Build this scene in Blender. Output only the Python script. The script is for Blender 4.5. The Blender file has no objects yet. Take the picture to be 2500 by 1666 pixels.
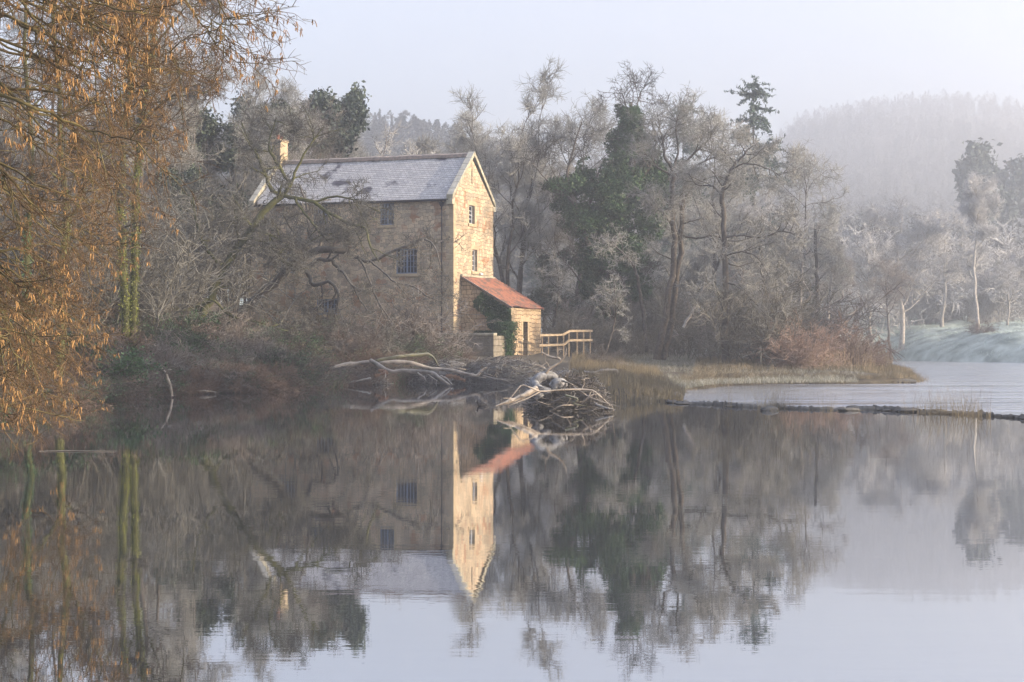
import bpy, bmesh, math
import numpy as np
from mathutils import Vector
SC = bpy.context.scene
COL = SC.collection
R = math.radians
# ------------------------------------------------------------------ camera, sky, sun, exposure
F = 4320.0            # focal length in photo pixels (2500 wide)
CH = 2.22             # camera height over the pool
HZ = 840.0            # horizon row
cam_d = bpy.data.cameras.new('camera'); cam = bpy.data.objects.new('camera', cam_d); COL.objects.link(cam)
cam_d.sensor_width = 36.0; cam_d.lens = F / 2500 * 36.0
cam_d.clip_start = 0.5; cam_d.clip_end = 5000
cam_d.shift_y = (HZ - 833.0) / 2500
cam.location = (0, 0, CH); cam.rotation_euler = (R(90), 0, 0)
SC.camera = cam
SUN_EL, SUN_AZ = 15.0, -14.0      # azimuth from +X towards the camera is negative
W = bpy.data.worlds.new('World'); SC.world = W; W.use_nodes = True
wn = W.node_tree.nodes; wl = W.node_tree.links
wn.clear()
wo = wn.new('ShaderNodeOutputWorld'); bg = wn.new('ShaderNodeBackground'); sky = wn.new('ShaderNodeTexSky')
sky.sky_type = 'NISHITA'; sky.sun_disc = False
sky.sun_elevation = R(SUN_EL); sky.sun_rotation = R(90 - SUN_AZ)
sky.air_density = 1.0; sky.dust_density = 2.0; sky.ozone_density = 3.0
bg.inputs['Strength'].default_value = 0.08
bg2 = wn.new('ShaderNodeBackground'); bg2.inputs['Color'].default_value = (0.82, 0.74, 0.76, 1); bg2.inputs['Strength'].default_value = 0.28
ad = wn.new('ShaderNodeAddShader')
wl.new(sky.outputs[0], bg.inputs['Color']); wl.new(bg.outputs[0], ad.inputs[0]); wl.new(bg2.outputs[0], ad.inputs[1])
wl.new(ad.outputs[0], wo.inputs['Surface'])
sd = bpy.data.lights.new('sun', 'SUN'); sd.energy = 5.0; sd.angle = R(0.6); sd.color = (1.0, 0.78, 0.53)
so = bpy.data.objects.new('sun', sd); COL.objects.link(so)
to_sun = Vector((math.cos(R(SUN_AZ)) * math.cos(R(SUN_EL)), math.sin(R(SUN_AZ)) * math.cos(R(SUN_EL)), math.sin(R(SUN_EL))))
so.rotation_euler = to_sun.to_track_quat('Z', 'Y').to_euler()
SC.view_settings.view_transform = 'Standard'; SC.view_settings.look = 'None'
SC.view_settings.gamma = 1.0; SC.view_settings.exposure = 1.5
SC.view_settings.use_curve_mapping = False
cy = SC.cycles
cy.max_bounces = 6; cy.diffuse_bounces = 2; cy.glossy_bounces = 3; cy.transmission_bounces = 2; cy.volume_bounces = 1; cy.transparent_max_bounces = 8
cy.use_denoising = True; cy.use_adaptive_sampling = True; cy.adaptive_threshold = 0.02
cy.sample_clamp_indirect = 4.0
HAZE_DENSITY = 0.00108

# ------------------------------------------------------------------ helpers
def P(px, py, Y): return np.array([(px - 1250) / F * Y, Y, CH + (HZ - py) / F * Y])
def G(px, py, z=0.0):
    Y = (CH - z) * F / (py - HZ); return np.array([(px - 1250) / F * Y, Y])
def ss(a, b, x):
    t = np.clip((x - a) / (b - a), 0, 1); return t * t * (3 - 2 * t)
def tag(o, label=None, cat=None, group=None, kind=None):
    if label: o['label'] = label
    if cat: o['category'] = cat
    if group: o['group'] = group
    if kind: o['kind'] = kind
    return o
def empty(name, loc=(0, 0, 0), rz=0.0, sc=1.0):
    o = bpy.data.objects.new(name, None); COL.objects.link(o)
    o.location = loc; o.rotation_euler = (0, 0, rz); o.scale = (sc, sc, sc) if np.isscalar(sc) else sc
    o.empty_display_size = 0.3
    return o
def mesh_np(name, V, Fq, mat, smooth=False):
    """V [n,3], Fq [m,k] faces of equal size, or a list of such arrays."""
    me = bpy.data.meshes.new(name)
    V = np.ascontiguousarray(V, dtype=np.float32)
    if not isinstance(Fq, list): Fq = [Fq]
    Fq = [f for f in Fq if len(f)]
    me.vertices.add(len(V)); me.vertices.foreach_set('co', V.ravel())
    idx = np.concatenate([f.ravel() for f in Fq]).astype(np.int32)
    tot = np.concatenate([np.full(len(f), f.shape[1]) for f in Fq]).astype(np.int32)
    st = np.concatenate([[0], np.cumsum(tot)[:-1]]).astype(np.int32)
    me.loops.add(len(idx)); me.loops.foreach_set('vertex_index', idx)
    me.polygons.add(len(tot)); me.polygons.foreach_set('loop_start', st); me.polygons.foreach_set('loop_total', tot)
    if smooth: me.polygons.foreach_set('use_smooth', np.ones(len(tot), dtype=bool))
    me.materials.append(mat); me.update(calc_edges=True)
    return me
def link(name, me, parent=None, loc=None, rz=None):
    o = bpy.data.objects.new(name, me); COL.objects.link(o)
    if parent is not None: o.parent = parent
    if loc is not None: o.location = loc
    if rz is not None: o.rotation_euler = (0, 0, rz)
    return o
class MB:
    """collects polygons of any size into one mesh"""
    def __init__(s): s.v = []; s.f = []
    def add(s, vs, fs):
        b = len(s.v); s.v += [tuple(map(float, v)) for v in vs]; s.f += [tuple(b + i for i in f) for f in fs]; return s
    def box(s, a, b):
        (x0, y0, z0), (x1, y1, z1) = a, b
        return s.add([(x0,y0,z0),(x1,y0,z0),(x1,y1,z0),(x0,y1,z0),(x0,y0,z1),(x1,y0,z1),(x1,y1,z1),(x0,y1,z1)],
                     [(0,3,2,1),(4,5,6,7),(0,1,5,4),(1,2,6,5),(2,3,7,6),(3,0,4,7)])
    def prism(s, poly, off):
        n = len(poly); off = np.array(off); p = [np.array(q, float) for q in poly]
        return s.add(p + [q + off for q in p], [tuple(range(n - 1, -1, -1)), tuple(range(n, 2 * n))] + [(i, (i + 1) % n, n + (i + 1) % n, n + i) for i in range(n)])
    def bar(s, a, b, w, h):
        a = np.array(a, float); b = np.array(b, float); t = b - a; t /= np.linalg.norm(t)
        up = np.array([0, 0, 1.0]) if abs(t[2]) < .9 else np.array([1.0, 0, 0])
        u = np.cross(t, up); u /= np.linalg.norm(u); v = np.cross(u, t)
        c = [a + u*w/2*i + v*h/2*j for i, j in ((-1,-1),(1,-1),(1,1),(-1,1))]
        return s.prism(c, b - a)
    def build(s, name, mat, parent=None, bevel=0.0, smooth=False, loc=None, rz=None):
        me = bpy.data.meshes.new(name); me.from_pydata(s.v, [], s.f); me.materials.append(mat)
        bm = bmesh.new(); bm.from_mesh(me)
        if bevel: bmesh.ops.bevel(bm, geom=bm.edges[:], offset=bevel, segments=1, affect='EDGES', clamp_overlap=True)
        bmesh.ops.recalc_face_normals(bm, faces=bm.faces[:]); bm.to_mesh(me); bm.free()
        if smooth:
            for p in me.polygons: p.use_smooth = True
        return link(name, me, parent, loc, rz)
def vnoise(p, seed=0):
    """cheap smooth pseudo noise, p [...,2|3]"""
    g = np.random.default_rng(seed); out = 0
    for k in range(6):
        w = g.normal(size=p.shape[-1]); w = w / np.linalg.norm(w) * g.uniform(.6, 1.6)
        out = out + np.sin(p @ w + g.uniform(0, 6.28) + 1.3 * np.sin(p @ g.normal(size=p.shape[-1]) * .7))
    return out / 6

# ------------------------------------------------------------------ tubes and branching
def tube_data(Pt, Rd, sides, cap=False):
    N, K, _ = Pt.shape
    T = np.empty_like(Pt); T[:, 1:-1] = Pt[:, 2:] - Pt[:, :-2]; T[:, 0] = Pt[:, 1] - Pt[:, 0]; T[:, -1] = Pt[:, -1] - Pt[:, -2]
    T /= np.linalg.norm(T, axis=2, keepdims=True) + 1e-9
    m = np.abs(T.mean(axis=1)); ref = np.zeros((N, 3)); ref[np.arange(N), np.argmin(m, axis=1)] = 1
    U = np.cross(T, ref[:, None, :]); U /= np.linalg.norm(U, axis=2, keepdims=True) + 1e-9
    Vv = np.cross(T, U)
    a = np.arange(sides) / sides * 2 * np.pi
    ring = Pt[:, :, None, :] + Rd[:, :, None, None] * (np.cos(a)[None, None, :, None] * U[:, :, None, :] + np.sin(a)[None, None, :, None] * Vv[:, :, None, :])
    V = ring.reshape(-1, 3)
    n = np.arange(N)[:, None, None] * K * sides; k = np.arange(K - 1)[None, :, None] * sides; s = np.arange(sides)[None, None, :]; s2 = (s + 1) % sides
    Fq = np.stack([n + k + s, n + k + s2, n + k + sides + s2, n + k + sides + s], axis=-1).reshape(-1, 4)
    return V, Fq
def tubes_mesh(name, sets, mat, smooth=True):
    """sets: list of (P[N,K,3], R[N,K], sides)"""
    Vs, Fs, b = [], [], 0
    for Pt, Rd, sd_ in sets:
        if len(Pt) == 0: continue
        V, Fq = tube_data(Pt, Rd, sd_); Vs.append(V); Fs.append(Fq + b); b += len(V)
    return mesh_np(name, np.concatenate(Vs), np.concatenate(Fs), mat, smooth)
def resample(Pt, Rd, K):
    """one polyline [k,3] -> Catmull-Rom resampled [K,3]"""
    Pt = np.asarray(Pt, float); n = len(Pt)
    if n == 2: Pt = np.array([Pt[0], (Pt[0] + Pt[1]) / 2, Pt[1]]); Rd = np.array([Rd[0], (Rd[0] + Rd[1]) / 2, Rd[1]]); n = 3
    E = np.concatenate([[2 * Pt[0] - Pt[1]], Pt, [2 * Pt[-1] - Pt[-2]]])
    t = np.linspace(0, n - 1 - 1e-6, K); i = t.astype(int); f = (t - i)[:, None]
    p0, p1, p2, p3 = E[i], E[i + 1], E[i + 2], E[i + 3]
    out = 0.5 * ((2 * p1) + (-p0 + p2) * f + (2 * p0 - 5 * p1 + 4 * p2 - p3) * f**2 + (-p0 + 3 * p1 - 3 * p2 + p3) * f**3)
    return out, np.interp(t, np.arange(n), Rd)
def grow(g, Pt, Rd, n, length, K=5, t0=.2, t1=1.0, ang=(30, 70), wob=.12, trop=.0, rr=.6, rmax=9, rmin=.004, taper_len=.5, flat=0.0, step_trop=None):
    """n children on each parent polyline; length is absolute (mean)"""
    N, Kp, _ = Pt.shape
    pi = np.repeat(np.arange(N), n); M = len(pi)
    t = t0 + (t1 - t0) * g.random(M) ** .85
    x = t * (Kp - 1); i = np.minimum(x.astype(int), Kp - 2); f = (x - i)[:, None]
    base = Pt[pi, i] * (1 - f) + Pt[pi, i + 1] * f
    rad = (Rd[pi, i] * (1 - f[:, 0]) + Rd[pi, i + 1] * f[:, 0])
    T = Pt[pi, i + 1] - Pt[pi, i]; T /= np.linalg.norm(T, axis=1, keepdims=True) + 1e-9
    rnd = g.normal(size=(M, 3)); rnd[:, 2] *= (1 - flat)
    perp = rnd - (rnd * T).sum(1, keepdims=True) * T; perp /= np.linalg.norm(perp, axis=1, keepdims=True) + 1e-9
    a = np.radians(g.uniform(ang[0], ang[1], M))[:, None]
    d = T * np.cos(a) + perp * np.sin(a)
    L = length * (1 - taper_len * t) * g.uniform(.55, 1.3, M)
    out = np.empty((M, K, 3)); out[:, 0] = base; st = (L / (K - 1))[:, None]
    for k in range(1, K):
        d = d + g.normal(size=(M, 3)) * wob; d[:, 2] += trop
        d /= np.linalg.norm(d, axis=1, keepdims=True)
        out[:, k] = out[:, k - 1] + d * st
    r0 = np.maximum(np.minimum(rad * rr * g.uniform(.7, 1.0, M), rmax), rmin)
    s = np.linspace(0, 1, K)[None, :]
    Rr = r0[:, None] * (1 - s) ** .8 + rmin * .6
    return out, Rr
def leaves_data(g, C, size, asp=.6, updir=0.0):
    """rhombic leaves at C [n,3]"""
    n = len(C); d = g.normal(size=(n, 3)); d /= np.linalg.norm(d, axis=1, keepdims=True)
    e = g.normal(size=(n, 3)); e[:, 2] += updir; e -= (e * d).sum(1, keepdims=True) * d; e /= np.linalg.norm(e, axis=1, keepdims=True)
    s = (size * g.uniform(.6, 1.3, n))[:, None]
    nn = np.cross(d, e)
    V = np.stack([C - d * s * .5, C + e * s * asp * .5 + nn * s * .08, C + d * s * .5, C - e * s * asp * .5 + nn * s * .08], axis=1).reshape(-1, 3)
    return V, np.arange(n * 4).reshape(-1, 4)
def leaves_mesh(name, g, C, size, mat, asp=.6):
    V, Fq = leaves_data(g, C, size, asp); return mesh_np(name, V, Fq, mat)
def dangles_data(g, C, L, r, sway=.25):
    """hanging catkins: short spindles"""
    n = len(C); d = g.normal(size=(n, 3)) * sway; d[:, 2] = -1; d /= np.linalg.norm(d, axis=1, keepdims=True)
    l = (L * g.uniform(.3, 1.35, n))[:, None]
    Pt = np.stack([C, C + d * l * .12, C + d * l * .5 + g.normal(size=(n, 3)) * l * .04, C + d * l * .85, C + d * l], axis=1)
    Rd = np.tile(np.array([.2, .9, 1, .85, .1]) * r, (n, 1)) * g.uniform(.7, 1.2, (n, 1))
    return Pt, Rd, 4

# ------------------------------------------------------------------ materials
def nt(m): m.use_nodes = True; t = m.node_tree; return t, t.nodes, t.links, t.nodes['Principled BSDF']
def mat(name, c1, c2, scale=4.0, rough=.9, bump=.3, c3=None, frost=0.0, vary=.25, spec=.2, frost_col=(.60, .64, .66), detail=6, coord='Object', ramp=(.34, .66)):
    m = bpy.data.materials.new(name); t, n, l, b = nt(m)
    tc = n.new('ShaderNodeTexCoord'); no = n.new('ShaderNodeTexNoise'); no.inputs['Scale'].default_value = scale; no.inputs['Detail'].default_value = detail
    l.new(tc.outputs[coord], no.inputs['Vector'])
    cr = n.new('ShaderNodeValToRGB'); e = cr.color_ramp.elements; e[0].position = ramp[0]; e[0].color = (*c1, 1); e[1].position = ramp[1]; e[1].color = (*c2, 1)
    if c3: x = e.new(.5); x.color = (*c3, 1)
    l.new(no.outputs['Fac'], cr.inputs['Fac']); col = cr.outputs[0]
    if vary:
        oi = n.new('ShaderNodeObjectInfo'); mr = n.new('ShaderNodeMapRange'); mr.inputs['To Min'].default_value = 1 - vary; mr.inputs['To Max'].default_value = 1 + vary
        l.new(oi.outputs['Random'], mr.inputs['Value']); hs = n.new('ShaderNodeHueSaturation'); l.new(mr.outputs[0], hs.inputs['Value']); l.new(col, hs.inputs['Color']); col = hs.outputs[0]
    if frost:
        ge = n.new('ShaderNodeNewGeometry'); sx = n.new('ShaderNodeSeparateXYZ'); l.new(ge.outputs['Normal'], sx.inputs[0])
        ma = n.new('ShaderNodeMapRange'); ma.inputs['From Min'].default_value = -.1; ma.inputs['From Max'].default_value = .9; ma.inputs['To Max'].default_value = frost
        l.new(sx.outputs['Z'], ma.inputs['Value']); mx = n.new('ShaderNodeMix'); mx.data_type = 'RGBA'
        l.new(ma.outputs[0], mx.inputs['Factor']); l.new(col, mx.inputs['A']); mx.inputs['B'].default_value = (*frost_col, 1); col = mx.outputs['Result']
    l.new(col, b.inputs['Base Color']); b.inputs['Roughness'].default_value = rough; b.inputs['Specular IOR Level'].default_value = spec
    if bump:
        bu = n.new('ShaderNodeBump'); bu.inputs['Strength'].default_value = bump; bu.inputs['Distance'].default_value = .05
        l.new(no.outputs['Fac'], bu.inputs['Height']); l.new(bu.outputs[0], b.inputs['Normal'])
    return m
def stone_mat(name, c1, c2, mortar, patch, bw=.5, bh=.24, patch_amt=.5, msize=.018, dist=.06, patch_scale=1.2, stain=(.10, .09, .07)):
    m = bpy.data.materials.new(name); t, n, l, b = nt(m)
    tc = n.new('ShaderNodeTexCoord'); sx = n.new('ShaderNodeSeparateXYZ'); l.new(tc.outputs['Object'], sx.inputs[0])
    a = n.new('ShaderNodeMath'); a.operation = 'ADD'; l.new(sx.outputs['X'], a.inputs[0]); l.new(sx.outputs['Y'], a.inputs[1])
    cb = n.new('ShaderNodeCombineXYZ'); l.new(a.outputs[0], cb.inputs['X']); l.new(sx.outputs['Z'], cb.inputs['Y'])
    nz = n.new('ShaderNodeTexNoise'); nz.inputs['Scale'].default_value = 1.6; nz.inputs['Detail'].default_value = 3; l.new(tc.outputs['Object'], nz.inputs['Vector'])
    sb = n.new('ShaderNodeVectorMath'); sb.operation = 'SUBTRACT'; l.new(nz.outputs['Color'], sb.inputs[0]); sb.inputs[1].default_value = (.5, .5, .5)
    sm = n.new('ShaderNodeVectorMath'); sm.operation = 'SCALE'; l.new(sb.outputs[0], sm.inputs[0]); sm.inputs['Scale'].default_value = dist * 4
    av = n.new('ShaderNodeVectorMath'); l.new(cb.outputs[0], av.inputs[0]); l.new(sm.outputs[0], av.inputs[1])
    br = n.new('ShaderNodeTexBrick'); l.new(av.outputs[0], br.inputs['Vector']); br.inputs['Scale'].default_value = 1
    br.inputs['Brick Width'].default_value = bw; br.inputs['Row Height'].default_value = bh; br.inputs['Mortar Size'].default_value = msize; br.inputs['Mortar Smooth'].default_value = .4
    br.inputs['Color1'].default_value = (*c1, 1); br.inputs['Color2'].default_value = (*c2, 1); br.inputs['Mortar'].default_value = (*mortar, 1); br.inputs['Bias'].default_value = 0.0; br.squash = .65; br.squash_frequency = 3; br.offset_frequency = 2
    # red and dark stones: thresholded noise sampled per stone
    vo = n.new('ShaderNodeTexVoronoi'); vo.inputs['Scale'].default_value = 3.0; l.new(av.outputs[0], vo.inputs['Vector'])
    n2 = n.new('ShaderNodeTexNoise'); n2.inputs['Scale'].default_value = patch_scale; n2.inputs['Detail'].default_value = 2; l.new(vo.outputs['Position'], n2.inputs['Vector'])
    mr = n.new('ShaderNodeMapRange'); l.new(n2.outputs['Fac'], mr.inputs['Value']); mr.inputs['From Min'].default_value = .56; mr.inputs['From Max'].default_value = .66; mr.inputs['To Max'].default_value = patch_amt
    mx = n.new('ShaderNodeMix'); mx.data_type = 'RGBA'; l.new(mr.outputs[0], mx.inputs['Factor']); l.new(br.outputs['Color'], mx.inputs['A']); mx.inputs['B'].default_value = (*patch, 1)
    # weather stains
    n3 = n.new('ShaderNodeTexNoise'); n3.inputs['Scale'].default_value = .55; n3.inputs['Detail'].default_value = 7; l.new(tc.outputs['Object'], n3.inputs['Vector'])
    m3 = n.new('ShaderNodeMapRange'); l.new(n3.outputs['Fac'], m3.inputs['Value']); m3.inputs['From Min'].default_value = .48; m3.inputs['From Max'].default_value = .75; m3.inputs['To Max'].default_value = .65
    mx2 = n.new('ShaderNodeMix'); mx2.data_type = 'RGBA'; l.new(m3.outputs[0], mx2.inputs['Factor']); l.new(mx.outputs['Result'], mx2.inputs['A']); mx2.inputs['B'].default_value = (*stain, 1)
    n4 = n.new('ShaderNodeTexNoise'); n4.inputs['Scale'].default_value = 9; n4.inputs['Detail'].default_value = 8; l.new(tc.outputs['Object'], n4.inputs['Vector'])
    m4 = n.new('ShaderNodeMapRange'); l.new(n4.outputs['Fac'], m4.inputs['Value']); m4.inputs['To Min'].default_value = .6; m4.inputs['To Max'].default_value = 1.4
    hs = n.new('ShaderNodeHueSaturation'); l.new(m4.outputs[0], hs.inputs['Value']); l.new(mx2.outputs['Result'], hs.inputs['Color']); l.new(hs.outputs[0], b.inputs['Base Color'])
    b.inputs['Roughness'].default_value = .92; b.inputs['Specular IOR Level'].default_value = .15
    ah = n.new('ShaderNodeMath'); ah.operation = 'MULTIPLY_ADD'; l.new(br.outputs['Fac'], ah.inputs[0]); ah.inputs[1].default_value = -1.0; l.new(n4.outputs['Fac'], ah.inputs[2])
    bu = n.new('ShaderNodeBump'); bu.inputs['Strength'].default_value = .9; bu.inputs['Distance'].default_value = .035; l.new(ah.outputs[0], bu.inputs['Height']); l.new(bu.outputs[0], b.inputs['Normal'])
    return m
def water_mat(name, base, sc, strength, rough, tint=(1, 1, 1), ior=1.33, dist=.02, stretch=(1, 3.5, 1), mirror=.45):
    m = bpy.data.materials.new(name); t, n, l, b = nt(m)
    b.inputs['Base Color'].default_value = (*base, 1); b.inputs['Roughness'].default_value = rough; b.inputs['IOR'].default_value = ior; gl = n.new('ShaderNodeBsdfGlossy'); gl.inputs['Color'].default_value = (.93, .95, 1, 1); gl.inputs['Roughness'].default_value = rough; mxs = n.new('ShaderNodeMixShader'); mxs.inputs[0].default_value = mirror; l.new(b.outputs[0], mxs.inputs[1]); l.new(gl.outputs[0], mxs.inputs[2]); l.new(mxs.outputs[0], n['Material Output'].inputs['Surface']); b.inputs['Specular IOR Level'].default_value = .5
    tc = n.new('ShaderNodeTexCoord'); mp = n.new('ShaderNodeMapping'); mp.inputs['Scale'].default_value = stretch; l.new(tc.outputs['Object'], mp.inputs['Vector'])
    prev = None
    for s, w in sc:
        no = n.new('ShaderNodeTexNoise'); no.inputs['Scale'].default_value = s; no.inputs['Detail'].default_value = 2; l.new(mp.outputs[0], no.inputs['Vector'])
        mu = n.new('ShaderNodeMath'); mu.operation = 'MULTIPLY'; l.new(no.outputs['Fac'], mu.inputs[0]); mu.inputs[1].default_value = w
        if prev is None: prev = mu
        else:
            a = n.new('ShaderNodeMath'); l.new(prev.outputs[0], a.inputs[0]); l.new(mu.outputs[0], a.inputs[1]); prev = a
    # patches of breeze: ripples come and go over the surface
    pn = n.new('ShaderNodeTexNoise'); pn.inputs['Scale'].default_value = .07; pn.inputs['Detail'].default_value = 3; l.new(mp.outputs[0], pn.inputs['Vector'])
    pm = n.new('ShaderNodeMapRange'); l.new(pn.outputs['Fac'], pm.inputs['Value']); pm.inputs['From Min'].default_value = .38; pm.inputs['From Max'].default_value = .66; pm.inputs['To Min'].default_value = .3; pm.inputs['To Max'].default_value = 1.0
    mm = n.new('ShaderNodeMath'); mm.operation = 'MULTIPLY'; l.new(prev.outputs[0], mm.inputs[0]); l.new(pm.outputs[0], mm.inputs[1])
    bu = n.new('ShaderNodeBump'); bu.inputs['Strength'].default_value = strength; bu.inputs['Distance'].default_value = dist; l.new(mm.outputs[0], bu.inputs['Height']); l.new(bu.outputs[0], b.inputs['Normal']); l.new(bu.outputs[0], gl.inputs['Normal'])
    return m
M = {}
M['bark'] = mat('bark', (.035, .03, .025), (.10, .088, .078), 6, frost=.14)
M['bark_moss'] = mat('bark_moss', (.03, .03, .014), (.085, .09, .03), 3, frost=.0)
M['bark_pale'] = mat('bark_pale', (.17, .16, .15), (.34, .32, .30), 6, frost=.3)
M['twig'] = mat('twig', (.15, .15, .138), (.28, .28, .265), .5, bump=0, frost=.3)
M['twig_frost'] = mat('twig_frost', (.27, .27, .28), (.46, .46, .48), .4, bump=0, frost=.4)
M['twig_red'] = mat('twig_red', (.10, .083, .072), (.18, .155, .137), .7, bump=0, frost=.2)
M['russet'] = mat('russet', (.16, .105, .08), (.28, .20, .16), .7, bump=0, frost=.15)
M['twig_dark'] = mat('twig_dark', (.035, .03, .026), (.075, .065, .056), .6, bump=0, frost=.08)
M['twig_mid'] = mat('twig_mid', (.062, .060, .05), (.135, .13, .112), .6, bump=0, frost=.15)
M['twig_alder'] = mat('twig_alder', (.045, .042, .036), (.105, .10, .086), .6, bump=0, frost=.14)
M['bramble'] = mat('bramble', (.048, .033, .024), (.15, .098, .07), 1.2, bump=0, frost=.06)
M['alder_twig'] = mat('alder_twig', (.042, .028, .017), (.11, .074, .042), 2.0, bump=0, vary=0)
M['alder_limb'] = mat('alder_limb', (.03, .025, .016), (.12, .10, .045), 5.0, vary=0)
M['catkin'] = mat('catkin', (.11, .06, .03), (.30, .19, .085), 16.0, bump=0, vary=0)
M['cone'] = mat('cone', (.02, .015, .012), (.05, .03, .02), 3.0, bump=0, vary=0)
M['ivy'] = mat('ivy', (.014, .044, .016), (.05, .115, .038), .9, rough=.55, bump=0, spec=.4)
M['ivy_sun_tint'] = mat('ivy_sun_tint', (.05, .065, .01), (.17, .19, .02), 2, rough=.5, bump=0, spec=.4)  # lit copy of the ivy, with warm sunlight put into its leaf colour
M['evergreen'] = mat('evergreen', (.015, .035, .02), (.05, .075, .04), .6, rough=.7, bump=0, frost=.15)
M['needles'] = mat('needles', (.02, .045, .04), (.05, .085, .065), .6, rough=.8, bump=0, frost=.2)
M['far_crown'] = mat('far_crown', (.05, .055, .05), (.12, .115, .11), .06, bump=0, frost=.1)
M['far_green'] = mat('far_green', (.03, .045, .04), (.06, .08, .07), .3, bump=0, frost=.15)
M['reed'] = mat('reed', (.24, .185, .12), (.46, .37, .25), 1.5, bump=0, vary=0)
M['reed_dull'] = mat('reed_dull', (.08, .07, .045), (.24, .20, .13), .8, bump=0, vary=0, frost=.1)
M['grass'] = mat('grass', (.10, .105, .07), (.27, .26, .20), 1.2, bump=0, vary=0, frost=.5)
M['frost_grass'] = mat('frost_grass', (.22, .30, .29), (.42, .52, .50), .8, bump=0, vary=0, frost=.5, frost_col=(.62, .74, .74))
M['driftwood'] = mat('driftwood', (.10, .083, .068), (.28, .24, .20), 3.0, bump=.6, vary=.15, frost=.22)
M['drift_grey'] = mat('drift_grey', (.045, .045, .048), (.20, .205, .22), 7.0, bump=1.0, vary=.05, frost=.18, detail=9)
M['drift_dark'] = mat('drift_dark', (.035, .028, .026), (.10, .085, .075), 3.0, bump=.6, vary=.2, frost=.3)
M['drift_red'] = mat('drift_red', (.11, .06, .04), (.22, .135, .09), 3.0, bump=.5, vary=.1)
M['drift_moss'] = mat('drift_moss', (.045, .045, .028), (.12, .12, .065), 3.0, bump=.6, frost=.2)
M['rock'] = mat('rock', (.02, .02, .02), (.07, .066, .06), 3.0, bump=.8, frost=.10, vary=.2)
M['mill_stone'] = stone_mat('mill_stone', (.52, .42, .30), (.28, .245, .195), (.20, .18, .15), (.27, .12, .06), patch_amt=.7, bw=.44, bh=.25, msize=.018, dist=.12)
M['quoin'] = mat('quoin', (.30, .245, .17), (.42, .345, .24), 3.0, bump=.4, vary=0)
M['leanto_stone'] = stone_mat('leanto_stone', (.44, .34, .23), (.34, .27, .19), (.13, .10, .07), (.22, .12, .07), bw=.38, bh=.28, patch_amt=.4, msize=.022, dist=.09)
M['block_stone'] = stone_mat('block_stone', (.21, .19, .155), (.16, .145, .12), (.07, .065, .055), (.38, .37, .34), bw=.95, bh=.42, patch_amt=.3, msize=.02, dist=.01, patch_scale=3)
M['coping'] = mat('coping', (.20, .195, .15), (.38, .35, .27), 2.5, bump=.5, frost=.4, vary=0)
M['gutter'] = mat('gutter', (.012, .013, .018), (.02, .02, .028), 2, rough=.5, bump=0, vary=0)
M['frame_blue'] = mat('frame_blue', (.10, .14, .22), (.14, .19, .28), 2, rough=.6, bump=0, vary=0)
M['frame_pale'] = mat('frame_pale', (.42, .45, .50), (.52, .55, .60), 2, rough=.6, bump=0, vary=0)
M['timber'] = mat('timber', (.27, .205, .14), (.42, .34, .24), 6, rough=.8, bump=.2, frost=.15, vary=0)
M['dark_wood'] = mat('dark_wood', (.03, .026, .022), (.07, .06, .05), 5, vary=0)
m = bpy.data.materials.new('glass'); t, n, l, b = nt(m); b.inputs['Base Color'].default_value = (.012, .018, .03, 1); b.inputs['Roughness'].default_value = .08; M['glass'] = m
# slates: dark slate under a patchy white frost; wet bare patches where the frost has gone
m = bpy.data.materials.new('slate'); t, n, l, b = nt(m); tc = n.new('ShaderNodeTexCoord')
br = n.new('ShaderNodeTexBrick'); mp = n.new('ShaderNodeMapping'); mp.inputs['Scale'].default_value = (1, 1, 1); sx = n.new('ShaderNodeSeparateXYZ'); l.new(tc.outputs['Object'], sx.inputs[0])
cb = n.new('ShaderNodeCombineXYZ'); l.new(sx.outputs['X'], cb.inputs['X']); l.new(sx.outputs['Z'], cb.inputs['Y']); l.new(cb.outputs[0], br.inputs['Vector'])
br.inputs['Brick Width'].default_value = .30; br.inputs['Row Height'].default_value = .155; br.inputs['Mortar Size'].default_value = .008; br.inputs['Scale'].default_value = 1
br.inputs['Color1'].default_value = (.35, .36, .39, 1); br.inputs['Color2'].default_value = (.47, .48, .50, 1); br.inputs['Mortar'].default_value = (.05, .05, .06, 1)
no = n.new('ShaderNodeTexNoise'); no.inputs['Scale'].default_value = .55; no.inputs['Detail'].default_value = 5; l.new(tc.outputs['Object'], no.inputs['Vector'])
mr = n.new('ShaderNodeMapRange'); l.new(no.outputs['Fac'], mr.inputs['Value']); mr.inputs['From Min'].default_value = .60; mr.inputs['From Max'].default_value = .66
mx = n.new('ShaderNodeMix'); mx.data_type = 'RGBA'; l.new(mr.outputs[0], mx.inputs['Factor']); l.new(br.outputs['Color'], mx.inputs['A']); mx.inputs['B'].default_value = (.055, .055, .08, 1)
n5 = n.new('ShaderNodeTexNoise'); n5.inputs['Scale'].default_value = 12; n5.inputs['Detail'].default_value = 6; l.new(tc.outputs['Object'], n5.inputs['Vector'])
m5 = n.new('ShaderNodeMapRange'); l.new(n5.outputs['Fac'], m5.inputs['Value']); m5.inputs['To Min'].default_value = .55; m5.inputs['To Max'].default_value = 1.45
hs = n.new('ShaderNodeHueSaturation'); l.new(m5.outputs[0], hs.inputs['Value']); l.new(mx.outputs['Result'], hs.inputs['Color']); l.new(hs.outputs[0], b.inputs['Base Color']); b.inputs['Roughness'].default_value = .7
M['slate'] = m
M['pantile'] = mat('pantile', (.07, .04, .03), (.23, .085, .045), 1.7, rough=.9, bump=.7, c3=(.19, .06, .034), ramp=(.42, .60), vary=0, detail=12, frost=.10)
M['tile_weathered'] = mat('tile_weathered', (.12, .10, .09), (.26, .20, .17), 5, vary=0, frost=.2)
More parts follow.
